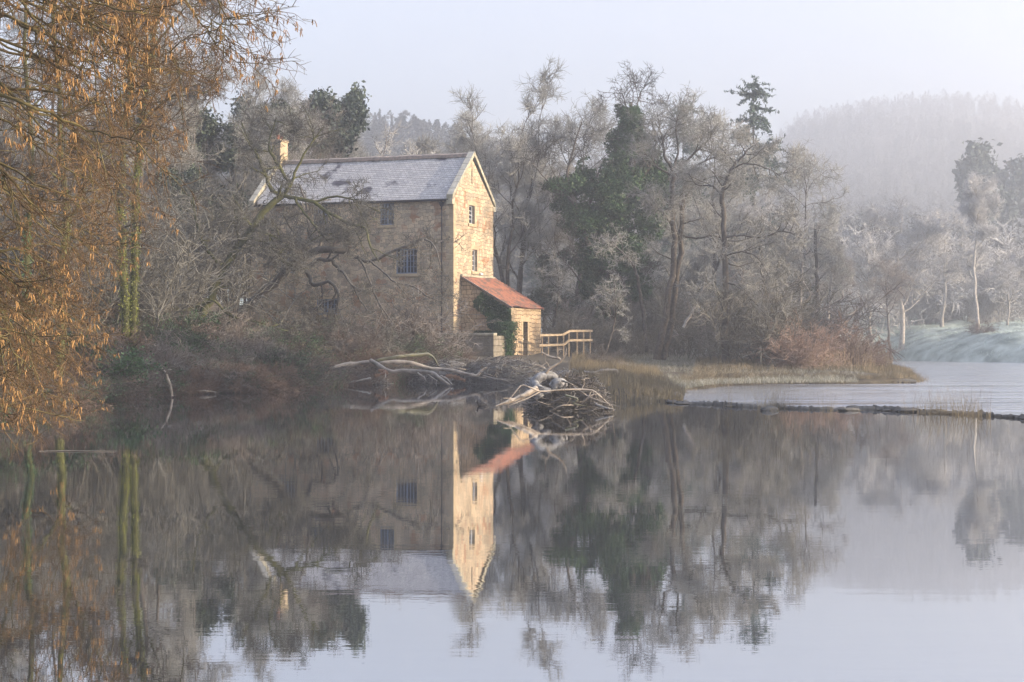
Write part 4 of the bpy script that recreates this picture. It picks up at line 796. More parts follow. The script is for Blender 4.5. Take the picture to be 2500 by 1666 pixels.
hero('twin_trunk_tree', [
    (1, [(1603, 878, 128, .27), (1615, 820, 128, .25), (1630, 740, 128, .23), (1645, 640, 128, .21), (1645, 560, 128, .19), (1640, 500, 128, .17), (1645, 430, 128, .15), (1640, 410, 128, .13)]),
    (1, [(1618, 878, 128.6, .25), (1632, 820, 128.6, .23), (1648, 720, 128.6, .21), (1662, 600, 128.6, .19), (1666, 520, 128.6, .17), (1672, 440, 128.6, .14), (1660, 410, 128.5, .12)]),
    (0, [(1640, 412, 128, .11), (1622, 380, 128, .09), (1615, 330, 128, .07), (1600, 300, 128, .04)]), (0, [(1645, 410, 128, .1), (1655, 370, 128, .07), (1650, 320, 128, .05), (1655, 285, 128, .03)]),
    (0, [(1660, 410, 128.5, .1), (1700, 370, 128, .08), (1730, 340, 128, .05), (1755, 300, 128, .03)]), (0, [(1666, 430, 128.5, .09), (1710, 400, 128, .07), (1760, 380, 128, .05), (1800, 378, 128, .03)]),
    (0, [(1645, 430, 128, .09), (1610, 412, 128, .07), (1602, 405, 128, .05), (1588, 380, 128, .03)]),
    (0, [(1672, 480, 128.6, .08), (1700, 450, 128, .06), (1745, 430, 128, .04), (1780, 440, 128, .03)]),
    (0, [(1661, 573, 128.6, .09), (1700, 582, 128, .08), (1740, 575, 127.6, .06), (1790, 590, 127, .04), (1840, 580, 126.6, .03)]),
    (0, [(1645, 560, 128, .07), (1620, 520, 127.6, .05), (1600, 500, 127, .03)]),
], g, 'tall twin trunk alder with flat topped purple grey crown', ('bark', 'twig'), n=(6, 6, 5, 4), L=(2.6, 1.4, .85, .5), rtw=.0105, trop=.03)
g = np.random.default_rng(305)
hero('single_alder', [
    (1, [(1769, 890, 122, .27), (1770, 820, 122, .25), (1771, 740, 122, .23), (1771, 660, 122, .21), (1768, 600, 122, .19), (1767, 530, 122, .17), (1762, 478, 122, .15), (1768, 450, 122, .12)]),
    (0, [(1766, 460, 122, .11), (1785, 415, 122, .1), (1810, 385, 122, .08), (1830, 362, 122, .05), (1850, 352, 122, .03)]), (0, [(1785, 415, 122, .07), (1820, 400, 121.6, .05), (1870, 410, 121, .04), (1905, 430, 121, .025)]),
    (0, [(1762, 478, 122, .08), (1740, 455, 122.5, .06), (1700, 450, 123, .04), (1680, 420, 123, .025)]),
    (0, [(1770, 580, 122, .08), (1810, 575, 121.5, .07), (1860, 580, 121, .06), (1910, 565, 120.6, .05), (1960, 575, 120, .03)]), (0, [(1771, 625, 122, .07), (1810, 615, 121, .05), (1850, 630, 120.6, .04), (1880, 680, 120, .02)]),
    (0, [(1771, 690, 122, .07), (1800, 700, 121.4, .05), (1835, 730, 121, .04), (1870, 770, 120.6, .025)]), (0, [(1771, 640, 122, .06), (1800, 650, 122.5, .05), (1850, 640, 123, .04), (1900, 660, 123.5, .03)]),
], g, 'single straight alder trunk by the water with crooked upper branches', ('bark', 'twig'), n=(6, 6, 5, 4), L=(2.4, 1.3, .8, .5), rtw=.0105, trop=.02)
# leaning pale stems in the wood
for i, pts in enumerate([[(1895, 800, 140, .12), (1905, 720, 140, .1), (1920, 640, 140, .08), (1915, 580, 140, .04)], [(1950, 800, 142, .14), (1955, 700, 142, .12), (1958, 640, 142, .08)], [(2020, 790, 175, .14), (2028, 700, 175, .11), (2034, 630, 175, .06)], [(1668, 800, 121, .1), (1700, 740, 121, .08), (1722, 690, 121, .05)], [(1580, 860, 135, .15), (1560, 700, 135, .12), (1540, 640, 135, .08), (1490, 590, 135, .05)], [(1990, 860, 160, .2), (1995, 700, 160, .17), (1990, 560, 160, .12)], [(1870, 850, 136, .22), (1866, 740, 136, .2), (1862, 640, 136, .15), (1850, 560, 136, .1)], [(1350, 800, 130, .08), (1365, 700, 130, .07), (1352, 620, 130, .04)], [(1480, 860, 116, .06), (1500, 780, 116, .05), (1490, 700, 116, .03)]]):
    hero('slender_tree', [(1, pts)], np.random.default_rng(400 + i), ['white birch stem forking behind the single alder', 'short pale trunk right of the white birch stem', 'pale thin trunk near the misty clearing', 'leaning pale sapling left of the single alder', 'dark bent trunk leaning left beside the twin trunks', 'grey trunk at the right end of the wood', 'thick ivy dark trunk between the alder and the birch', 'thin trunk behind the timber fence', 'thin grey sapling behind the reeds'][i], ('bark_pale' if i in (0, 1, 2, 3) else 'bark', 'twig'), n=(10, 6, 4, 3), L=(1.8, 1.0, .6, .4), rtw=.011)
# ivy covered trunks on the left
def ivy_trunk(name, limbs, seed, label, dens=900, lm='ivy_sun_tint', span=(0, .8), rad=.16):
    g = np.random.default_rng(seed); root, AP, AR = hero(name, limbs, g, label, ('bark_moss', 'twig_dark'), n=(9, 6, 5, 4), L=(2.2, 1.1, .6, .4), rtw=.008)
    nt_ = sum(1 for a, _ in limbs if a); A = AP[:nt_]; u = g.uniform(span[0], span[1], dens * nt_ * 8) * (A.shape[1] - 1.01); k = u.astype(int); i = g.integers(0, nt_, len(u)); f = (u - k)[:, None]
    q = A[i, k] * (1 - f) + A[i, k + 1] * f; d = g.normal(size=q.shape) * [1, 1, .6]; d /= np.linalg.norm(d, axis=1, keepdims=True); q += d * (AR[i, k][:, None] + rad * g.random((len(u), 1)) ** 2)
    q = q[vnoise(q * 1.8, seed) > -.35]; link('ivy', leaves_mesh('ivy', g, q, .085, M[lm]), root); return root
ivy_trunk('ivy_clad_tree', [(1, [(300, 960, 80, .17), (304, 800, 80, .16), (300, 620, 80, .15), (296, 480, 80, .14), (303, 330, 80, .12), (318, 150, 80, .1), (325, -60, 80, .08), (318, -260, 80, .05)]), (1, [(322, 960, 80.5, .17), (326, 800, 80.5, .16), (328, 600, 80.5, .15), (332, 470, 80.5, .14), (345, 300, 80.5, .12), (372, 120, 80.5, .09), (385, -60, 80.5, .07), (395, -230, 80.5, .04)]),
    (0, [(345, 300, 80.5, .07), (400, 250, 80, .05), (450, 220, 79.6, .03), (500, 230, 79, .02)]), (0, [(318, 150, 80, .06), (260, 60, 80, .05), (220, -40, 80, .03)]), (0, [(372, 120, 80.5, .06), (420, 60, 80, .05), (470, 10, 80, .03), (530, 60, 79.5, .015)])], 501, 'pair of tall upright trunks wrapped in ivy coloured a sunlit yellow green')
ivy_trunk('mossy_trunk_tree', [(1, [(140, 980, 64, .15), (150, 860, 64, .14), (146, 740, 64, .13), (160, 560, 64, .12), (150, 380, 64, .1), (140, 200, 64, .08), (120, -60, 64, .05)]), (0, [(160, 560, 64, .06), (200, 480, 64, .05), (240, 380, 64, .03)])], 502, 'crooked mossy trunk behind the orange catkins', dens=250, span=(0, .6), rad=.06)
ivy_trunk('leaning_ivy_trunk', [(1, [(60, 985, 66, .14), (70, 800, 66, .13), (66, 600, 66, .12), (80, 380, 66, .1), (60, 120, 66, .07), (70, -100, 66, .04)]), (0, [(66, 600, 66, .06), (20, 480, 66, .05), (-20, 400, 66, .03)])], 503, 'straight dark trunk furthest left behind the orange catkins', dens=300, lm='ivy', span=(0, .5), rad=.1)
# stick standing in the water
sp = [P(420, 968, 73), P(415, 940, 73), P(408, 922, 73), P(404, 910, 73), P(392, 896, 73)]; p0 = np.array(sp[0])
a_, r_ = resample([q - p0 for q in sp], [.06, .065, .06, .045, .015], 14); b_, s_ = resample([q - p0 for q in (P(405, 912, 73), P(412, 904, 72.8), P(420, 903, 72.7))], [.05, .04, .012], 14)
tag(link('dead_stick', tubes_mesh('dead_stick', [(np.array([a_, b_]), np.array([r_, s_]), 7)], M['driftwood']), None, tuple(p0)), 'forked dead stick standing in the water under the left bank', 'branch')
sp = np.array([[0, 0, .0], [.5, .05, .006], [1.1, 0, .004], [1.6, .05, .0]]); p0 = P(95, 1105, 36.5); a_, r_ = resample(sp, [.01, .014, .012, .006], 12)
tag(link('floating_twig', tubes_mesh('floating_twig', [(a_[None], r_[None] * .8, 6)], M['drift_dark']), None, (p0[0], p0[1], .004)), 'thin pale twig floating on the water below the catkins', 'branch')

# ------------------------------------------------------------------ near alder with orange catkins
def catkin_alder(name, seed, Y, limbs_n, label, lim, catk=.10, n=(6, 5, 4), L=(.95, .46, .24), rt=.0022, ncat=9000, yr=(-260, 1000), up=-120, xmin=-420, extra=()):
    g = np.random.default_rng(seed); limbs = []
    for i in range(limbs_n):
        ye = g.uniform(*yr); xe = np.interp(ye, [q[1] for q in lim], [q[0] for q in lim]) * (g.uniform(.30, 1.0) ** .5) - 10
        x0 = xmin; y0 = ye - g.uniform(60, 420); Yo = Y + g.uniform(-3, 3)
        mid = (x0 * .5 + xe * .5, (y0 + ye) / 2 - g.uniform(20, 130)); m2 = (x0 * .2 + xe * .8, y0 * .22 + ye * .78 - g.uniform(0, 60))
        limbs.append((0, [(x0, y0, Y, .032), (*mid, Yo, .017), (*m2, Yo, .009), (xe, ye, Yo + g.uniform(-.6, .6), .003)]))
    limbs += [(0, e) for e in extra]
    tr = (1, [(xmin, 1100, Y, .34), (xmin - 10, 600, Y, .3), (xmin, 100, Y, .25), (xmin + 10, -500, Y, .12), (xmin + 20, -900, Y, .05)])
    base = P(xmin, 1100, Y); base[2] = 0.3; root = put(name, base, label, 'tree')
    K = 26; mk = lambda pts: resample(np.array([P(*q[:3]) for q in pts]) - base, np.array([q[3] for q in pts]), K)
    tp, trr = mk(tr[1]); link('trunk', tubes_mesh('trunk', [(tp[None], trr[None], 14)], M['alder_limb']), root)
    A = [mk(l_[1]) for l_ in limbs]; LP = np.array([a for a, _ in A]); LR = np.array([b for _, b in A]); LP[:, 1:-1] += g.normal(size=LP[:, 1:-1].shape) * .012 * Y / 18
    s = Y / 18
    P1, R1 = grow(g, LP, LR, n[0], L[0] * s, 8, .25, 1.0, (25, 65), .13, -.035, .5, rmax=.012 * s, rmin=rt * 1.8, taper_len=.4)
    P2, R2 = grow(g, P1, R1, n[1], L[1] * s, 6, .1, 1.0, (25, 65), .15, -.03, .6, rmin=rt * 1.3, taper_len=.3)
    P3, R3 = grow(g, P2, R2, n[2], L[2] * s, 4, .1, 1.0, (25, 65), .18, -.03, .7, rmin=rt, taper_len=.2)
    link('limbs', tubes_mesh('limbs', [(LP, LR, 8), (P1, R1, 5)], M['alder_limb']), root)
    link('crown', tubes_mesh('crown', [(P2, R2, 3), (P3, R3, 3)], M['alder_twig'], False), root)
    tips = np.concatenate([P2[:, -1], P2[:, -2], P3[:, -1]]); z = vnoise(tips * 2.2 / s, seed); tips = tips[z > -.12]; c = tips[g.integers(0, len(tips), ncat // 3)]
    c = np.repeat(c, 3, 0) + g.normal(size=(len(c) * 3, 3)) * [.012 * s, .012 * s, .006]
    tag(link('catkins', tubes_mesh('catkins', [dangles_data(g, c, catk, catk * .07)], M['catkin']), root), 'clusters of hanging orange catkins', kind='stuff')
    c = tips[g.integers(0, len(tips), ncat // 10)]; tag(link('cones', tubes_mesh('cones', [dangles_data(g, c, .022 * s, .008 * s)], M['cone']), root), 'small dark woody cones', kind='stuff')
    return root
LIM = [(500, -300), (480, 0), (450, 100), (430, 190), (370, 260), (385, 400), (310, 470), (245, 560), (225, 700), (190, 800), (105, 890), (78, 960), (84, 1060)]
catkin_alder('catkin_alder', 601, 18.0, 46, 'near alder hung with orange catkins filling the left side', LIM, ncat=3600, catk=.078, extra=[
    [(-100, -420, 18, .05), (200, -250, 18.5, .035), (420, -110, 19, .02), (520, -20, 19, .01), (560, 60, 19, .006), (590, 120, 19, .003)],
    [(200, -250, 18.5, .03), (400, -60, 19.4, .018), (480, 40, 19.5, .01), (540, 120, 19.5, .006), (600, 172, 19.5, .003)],
    [(300, -260, 18, .03), (440, -130, 18.6, .016), (520, -60, 19, .009), (535, 20, 19, .006), (545, 110, 19, .003)]])
LIM2 = [(500, -300), (450, 0), (430, 150), (400, 300), (430, 450), (330, 560), (270, 640), (240, 760), (150, 860), (80, 930)]
catkin_alder('distant_catkin_alder', 602, 33.0, 30, 'second alder with darker catkins just behind the near one', LIM2, catk=.10, n=(5, 5, 4), ncat=1600, rt=.0035, yr=(-260, 900))

# ------------------------------------------------------------------ undergrowth, reeds, grass
def blades(g, X, Y, Z, h, w, lean=.25, K=4, bend=.5):
    n = len(X); d = g.normal(size=(n, 2)) * lean; s = np.linspace(0, 1, K)
    hh = (h * g.uniform(.55, 1.15, n))[:, None]
    Pt = np.stack([X[:, None] + d[:, :1] * hh * s**1.6, Y[:, None] + d[:, 1:] * hh * s**1.6, Z[:, None] - .05 + hh * s * (1 - bend * .3 * s)], -1)
    return Pt, np.tile(w * (1 - .8 * s), (n, 1)), 3
def area(n, poly_px, z=0.0, dens=None):
    """random ground points inside a polygon given by pixels on the plane z"""
    pol = np.array([G(a, b, z) for a, b in poly_px]); out = []
    lo, hi = pol.min(0), pol.max(0)
    while len(out) < n:
        q = g.uniform(lo, hi, (n * 3, 2)); q = q[sdist(q[:, 0], q[:, 1], pol) < 0]
        if dens is not None: q = q[vnoise(np.column_stack([q, q[:, 0] * 0]) * dens, 77) > -.12]
        out += list(q)
    return np.array(out[:n])
g = np.random.default_rng(701)
def reeds(name, poly, n, h, mt, label, z=0.0, w=.012, dens=.7, lean=.12, kind='stuff', dz=0):
    q = area(n, poly, z, dens); zz = np.maximum(height(q[:, 0], q[:, 1]), z) + dz; hv = h * ss(-.1, .7, -sdist(q[:, 0], q[:, 1], np.array([G(a, b, z) for a, b in poly])) + .5) * (1 + .5 * vnoise(np.column_stack([q, q[:, 0] * 0]) * .9, 5))
    me = tubes_mesh(name, [blades(g, q[:, 0], q[:, 1], zz, hv, w, lean)], M[mt], False); return tag(link(name, me), label, kind=kind)
reeds('reeds', [(1380, 954), (1430, 979), (1560, 985), (1664, 985), (1672, 962), (1600, 925), (1500, 912), (1400, 918)], 9000, .62, 'reed_dull', 'dry straw coloured reeds between the root pile and the weir')
reeds('reeds', [(1690, 949), (1760, 938), (1900, 935), (2080, 935), (2190, 934), (2232, 928), (2190, 916), (2130, 904), (2000, 898), (1850, 905), (1700, 925)], 12000, .6, 'reed_dull', 'tan reeds along the point in the river', z=ZL, w=.017, dens=.35)
reeds('reeds', [(1900, 925), (1960, 934), (2130, 930), (2180, 915), (2120, 900), (1960, 898)], 5000, 2.0, 'reed', 'tall tan reed clump at the river point', z=ZL, w=.018, dens=.5)
reeds('grass', [(1640, 960), (1690, 945), (1760, 936), (2090, 932), (2150, 905), (1990, 893), (1500, 893), (1400, 912), (1500, 915)], 30000, .35, 'grass', 'pale frosted grass on the right bank', z=0, w=.012, lean=.4, dens=.3)
lp = np.array([G(a, b, ZL) for a, b in low_left]); c_ = np.concatenate([np.linspace(lp[i], lp[i + 1], 60) for i in range(1, 8)]); c_ = c_[g.integers(0, len(c_), 9000)] + g.normal(size=(9000, 2)) * [.35, .35]
hh_ = .45 * np.maximum(.25, 1 + .9 * vnoise(np.column_stack([c_, c_[:, 0] * 0]) * .9, 4)); tag(link('shore_grass', tubes_mesh('shore_grass', [blades(g, c_[:, 0], c_[:, 1], np.maximum(height(c_[:, 0], c_[:, 1]), ZL), hh_, .014, .45)], M['reed_dull'], False)), 'ragged dead grass hanging over the edge of the river point', kind='stuff')
q = np.concatenate([np.linspace(np.array(G(*WEIR[i])), np.array(G(*WEIR[i + 1])), 40) for i in range(5, len(WEIR) - 1)]); q = q[g.integers(0, len(q), 2600)]
q = q + g.normal(size=q.shape) * [.3, .35]; q[:, 1] += .7; keep = vnoise(np.column_stack([q, q[:, 0] * 0]) * 1.6, 12) > .02; q = q[keep]
tag(link('weir_grass', tubes_mesh('weir_grass', [blades(g, q[:, 0], q[:, 1], np.full(len(q), -.05), .75 * g.uniform(.3, 1.7, len(q)) ** 1.3, .0045, .22)], M['reed_dull'], False)), 'sparse dead grass stalks growing along the weir', kind='stuff')
q = area(60000, [(2060, 884), (2200, 880), (2520, 884), (2720, 884), (2720, 852), (2400, 850), (2200, 858), (2060, 866)], 0.6); d = sdist(q[:, 0], q[:, 1]); q = q[d > .3]
tag(link('frosted_grass', tubes_mesh('frosted_grass', [blades(g, q[:, 0], q[:, 1], height(q[:, 0], q[:, 1]), .6 * (1 + .9 * vnoise(np.column_stack([q, q[:, 0]]) * .8, 2)), .035, .6, 3, 1.6)], M['frost_grass'], False)), 'frosted tussocky grass on the far bank', kind='stuff')
# undergrowth along the left bank: fine stems and ivy leaves
def bankpts(n, x0, x1, depth):
    px = g.uniform(x0, x1, n); base = np.interp(px, [-150, 100, 330, 760, 1010, 1140], [1014, 998, 966, 948, 934, 932]); Y = 9590 / (base - HZ) + depth * g.random(n) ** 1.4 - .3
    return (px - 1250) / F * Y, Y
X, Y_ = bankpts(30000, -160, 1130, 9); zz = height(X, Y_)
q = np.stack([X, Y_, np.maximum(zz, 0) + g.random(30000) ** 2 * .9], -1); q = q[vnoise(q * .8, 21) > -.15]
tag(link('ground_ivy', leaves_mesh('ground_ivy', g, q, .10, M['ivy'])), 'dark ivy and leaves covering the shaded left bank', kind='stuff')
X, Y_ = bankpts(16000, -160, 1150, 10); zz = np.maximum(height(X, Y_), 0)
tag(link('undergrowth', tubes_mesh('undergrowth', [blades(g, X, Y_, zz, 1.1 * g.uniform(.4, 1.4, len(X)), .009, .7, 5, 1.3)], M['bramble'], False)), 'brown stems and dead bracken along the left bank', kind='stuff')
X, Y_ = bankpts(2200, -160, 1000, 2.0); n = len(X); Pt = np.stack([np.stack([X, Y_, np.full(n, .5) + g.random(n) * .5], -1)], 1); d = np.stack([g.normal(size=n) * .5, -g.random(n) * 1.0, g.uniform(-.1, .6, n)], -1); ps = [Pt[:, 0]]
for k in range(5): ps.append(ps[-1] + d * .22); d[:, 2] -= .28
tag(link('bank_roots', tubes_mesh('bank_roots', [(np.stack(ps, 1), np.tile(np.linspace(.014, .004, 6), (n, 1)), 3)], M['twig_dark'], False)), 'trailing twigs and roots dipping into the pool under the left bank', kind='stuff')

# ------------------------------------------------------------------ ivy on the lean-to
g = np.random.default_rng(801); n = 16000
x = g.uniform(1.0, LD + .05, n); zt = LZ0 + (LZ1 - LZ0) * (1 - x / LD) - .12; z = 2.0 + (zt - 2.0) * g.random(n); keep = (x + .35 * np.sin(z * 1.7) + .25 * np.sin(z * 4 + 1)) > (2.0 - .4 * (z - 3.6)); keep |= (z < 3.1) & (x > .6)
q = np.stack([x, LV0 - .04 - .28 * g.random(n) ** 1.5 * (1 + .6 * np.sin(x * 3 + z * 2)), z], -1)[keep]
iv = tag(empty('wall_ivy', (MX, MY, 0), R(-MA)), 'dark ivy sheet hanging on the shaded side wall of the lean-to', 'ivy')
link('leaves', leaves_mesh('leaves', g, q, .13, M['ivy']), iv)
n = 6000; z = 1.1 + 2.6 * g.random(n); x = LD + .1 + .3 * g.normal(size=n) * (.4 + .3 * (z - 1.1)) - .15; y = LV0 - .25 + .35 * g.normal(size=n) * (.35 + .35 * np.clip((z - 1.1), 0, 1.4)); q = np.stack([x, y - .2, z], -1)
b2 = tag(empty('ivy_bush', (MX, MY, 0), R(-MA)), 'sunlit yellow green ivy bush at the corner of the lean-to', 'ivy'); link('leaves', leaves_mesh('leaves', g, q, .12, M['ivy']), b2)
lin = [resample(np.array([[LD - .1 + g.normal() * .2, LV0 - .3, 1.0], [LD + g.normal() * .3, LV0 - .45, 2.2], [LD - .2 + g.normal() * .4, LV0 - .3, 3.4]]), [.03, .025, .01], 8) for _ in range(9)]
link('stems', tubes_mesh('stems', [(np.array([a for a, _ in lin]), np.array([b for _, b in lin]), 5)], M['bark']), b2)

# ------------------------------------------------------------------ driftwood
def log(name, pts, mt, label, forks=(), seed=0, sides=12, cat='log', group=None, rough=.12):
    g = np.random.default_rng(seed + 900); p = np.array([P(a, b, c) for a, b, c, _ in pts]); o = p[0].copy(); K = 22; jit = .02 if name == 'stump' else .08
    def mk(q):
        pp, rr = resample(np.array([P(a, b, c) for a, b, c, _ in q]) - o, [r for *_, r in q], K); rr = rr * (.95 if name == 'stump' else .72)
        rr = rr * (1 + rough * g.normal(size=K)); pp[1:-1] += g.normal(size=(K - 2, 3)) * rr[1:-1, None] * jit; return pp, rr
    A = [mk(pts)] + [mk(f) for f in forks]; ext = []
    PP, RR = np.array([a for a, _ in A]), np.array([b for _, b in A])
    T = (PP[:, -1] - PP[:, -2]); T /= np.linalg.norm(T, axis=1, keepdims=True) + 1e-9
    PP = np.concatenate([PP[:, :1], PP, PP[:, -1:] + T[:, None] * .01], 1); RR = np.concatenate([RR[:, :1] * .02, RR, RR[:, -1:] * .02], 1)
    P1, R1 = grow(g, PP, RR, 2, .6, 6, .3, .95, (40, 80), .2, 0, .3, rmax=.03, rmin=.008)
    ob = link(name, tubes_mesh(name, [(PP, RR, sides), (P1, R1, 5)], M[mt]), None, tuple(o)); return tag(ob, label, cat, group)
log('driftwood_log', [(925, 888, 97, .14), (960, 884, 97, .15), (1010, 888, 97, .15), (1050, 900, 97, .14), (1100, 904, 96.6, .13), (1145, 915, 96, .12), (1165, 917, 96, .11), (1175, 905, 96, .10), (1187, 898, 96, .09)], 'driftwood', 'long smooth pale log with hooked end beside the block wall', seed=1)
log('driftwood_log', [(905, 880, 96, .15), (925, 893, 95.5, .17), (950, 906, 95, .18), (985, 906, 95, .17), (1030, 908, 94.6, .15), (1058, 912, 94, .14), (1075, 925, 93.4, .12), (1098, 940, 93, .06)], 'driftwood', 'thick pale forked log sloping into the water', forks=[[(1075, 918, 94, .08), (1090, 925, 93.6, .07), (1105, 940, 93, .04)], [(1020, 912, 94.5, .09), (1035, 922, 94, .07), (1040, 931, 93.8, .03)], [(1045, 916, 94.4, .07), (1060, 926, 94, .05), (1070, 932, 93.8, .02)], [(940, 905, 95, .05), (941, 918, 94.8, .04), (938, 930, 94.6, .015)]], seed=2)
log('driftwood_log', [(755, 910, 95, .12), (800, 904, 95, .17), (830, 895, 95.4, .18), (870, 888, 96, .17), (905, 884, 96, .14)], 'driftwood', 'weathered trunk lying along the bank at the left of the driftwood', seed=3)
log('driftwood_log', [(778, 919, 94.5, .12), (800, 917, 94.5, .17), (818, 912, 94.6, .14)], 'drift_red', 'short split log with red brown broken wood', seed=4, rough=.2)
log('driftwood_log', [(797, 886, 97, .03), (805, 890, 97, .05), (840, 892, 97, .04), (870, 892, 97, .02)], 'driftwood', 'thin pale stick behind the left driftwood trunk', seed=5, cat='branch')
log('driftwood_log', [(915, 882, 99, .10), (945, 876, 99, .14), (975, 871, 99, .15), (1010, 868, 99.5, .13), (1045, 866, 100, .12), (1060, 876, 100, .08), (1070, 895, 100, .04)], 'drift_moss', 'mossy dark log humped behind the pale logs', forks=[[(1008, 866, 99.5, .07), (1018, 855, 99.5, .06), (1030, 852, 99.5, .03)]], seed=6)
log('driftwood_log', [(1090, 918, 96.6, .16), (1115, 922, 96.4, .17), (1135, 930, 96, .12)], 'drift_red', 'brown broken stump behind the tips of the forked log', seed=7, rough=.25)
log('driftwood_log', [(1180, 918, 96, .05), (1210, 925, 95.5, .045), (1235, 929, 95, .03), (1250, 938, 95, .015)], 'driftwood', 'crooked thin branch in front of the brush pile', seed=8, cat='branch')
log('driftwood_log', [(905, 925, 94.4, .12), (860, 934, 93.8, .10), (800, 946, 93, .05)], 'drift_dark', 'dark waterlogged log under the pale trunks', seed=9)
log('driftwood_log', [(925, 905, 95.2, .14), (945, 909, 95, .13), (915, 918, 94.8, .1)], 'drift_red', 'torn orange brown wood where the pale logs cross', seed=10, rough=.25)
log('driftwood_log', [(1425, 908, 88, .10), (1450, 912, 88, .13), (1475, 906, 88, .15), (1500, 907, 88, .16), (1509, 911, 88, .14)], 'driftwood', 'pale log with sawn end lying in the reeds', forks=[[(1455, 914, 87.6, .09), (1480, 916, 87.4, .08), (1535, 922, 87, .03)]], seed=11)
log('fallen_branch', [(1215, 884, 101, .05), (1250, 876, 101, .045), (1282, 866, 101, .02)], 'drift_red', 'reddish fallen branch leaning up in front of the lean-to', seed=12, cat='branch')
log('fallen_branch', [(430, 828, 98, .06), (505, 843, 97, .06), (560, 868, 96, .05), (660, 890, 95, .02)], 'driftwood', 'pale fallen branch lying through the bushes under the forked alder', seed=14, cat='branch')
log('fallen_branch', [(478, 955, 78, .04), (500, 955, 78, .07), (528, 958, 78, .03)], 'driftwood', 'pale piece of wood at the waterline under the left bank', seed=15, cat='branch')
log('fallen_branch', [(1810, 875, 122, .08), (1840, 862, 122, .12), (1868, 838, 122, .06)], 'bark_pale', 'frosted broken branch on the ground beyond the single alder', seed=16, cat='branch')
# brush pile: dense twigs over a dark mound
def brush(name, cx, cy, cz, rx, ry, rz_, n, L, r, mt, label, seed, mound='drift_dark', fr=.6):
    g = np.random.default_rng(seed); root = put(name, (cx, cy, cz), label, 'brush pile')
    th = np.linspace(0, np.pi / 2, 12)[:, None]; ph = np.linspace(0, 2 * np.pi, 41)[:-1][None]
    S = np.stack([np.cos(th) * np.cos(ph), np.cos(th) * np.sin(ph), np.sin(th) + 0 * ph], -1); nz = 1 + .38 * vnoise(S * 2.6, seed) + .16 * vnoise(S * 9, seed + 1)
    V = S * nz[..., None] * np.array([rx, ry, rz_]) * .82; V[0, :, 2] = -.6; ii = np.arange(11)[:, None] * 40 + np.arange(40)[None]; jj = np.arange(11)[:, None] * 40 + (np.arange(40)[None] + 1) % 40
    link('mound', mesh_np('mound', V.reshape(-1, 3), np.stack([ii, jj, jj + 40, ii + 40], -1).reshape(-1, 4), M[mound], True), root)
    d = g.normal(size=(n, 3)); d[:, 2] = np.abs(d[:, 2]); d /= np.linalg.norm(d, axis=1, keepdims=True); c = d * np.array([rx, ry, rz_]) * g.uniform(.72, 1.0, (n, 1)) * (1 + .38 * vnoise(d * 2.6, seed))[:, None]
    t = g.normal(size=(n, 3)) * [1, .7, .45]; t -= d * (t * d).sum(1, keepdims=True) * fr; t /= np.linalg.norm(t, axis=1, keepdims=True)
    l = L * g.uniform(.3, 1.2, (n, 1)); K = 6; s = np.linspace(-.5, .5, K)[None, :, None]; Pt = c[:, None] + t[:, None] * l[:, None] * s + np.cumsum(g.normal(size=(n, K, 3)) * l[:, None] * .03, 1); Pt[..., 2] = np.maximum(Pt[..., 2], .01)
    Rd = (r * g.uniform(.5, 1.8, (n, 1)) ** 1.5) * np.linspace(1, .35, K)[None]
    a = n * 3 // 5; tag(link('twigs', tubes_mesh('twigs', [(Pt[:a], Rd[:a], 4)], M['drift_dark'], False), root), kind='stuff'); tag(link('pale_twigs', tubes_mesh('pale_twigs', [(Pt[a:], Rd[a:], 4)], M[mt], False), root), 'frosted pale twigs', kind='stuff')
    return root
c = P(1255, 925, 98.6); brush('brush_pile', c[0], c[1], 0, 3.1, 2.6, 1.25, 3400, 1.1, .013, 'twig_mid', 'wide dark tangle of brushwood piled in front of the lean-to', 31)
c = P(1180, 925, 100.5); brush('brush_pile', c[0], c[1], 0, 2.2, 2.2, 1.2, 1900, .9, .012, 'twig_dark', 'smaller brush heap between the block wall and the pale hooked log', 32)
c = P(1090, 925, 101.0); brush('brush_pile', c[0], c[1], 0, 2.4, 1.3, 1.2, 1300, 1.0, .012, 'twig_dark', 'brown brush heap behind the pale logs', 33)
c = P(830, 925, 97.4); brush('brush_pile', c[0], c[1], 0, 3.2, 1.3, .5, 1500, 1.0, .012, 'drift_dark', 'dark brush under the weathered trunk at the left end of the driftwood', 34)
c = P(1400, 925, 95); brush('brush_pile', c[0], c[1], 0, 2.4, 1.6, .7, 1200, 1.0, .011, 'twig_frost', 'frosted grey brush behind the root pile', 35)
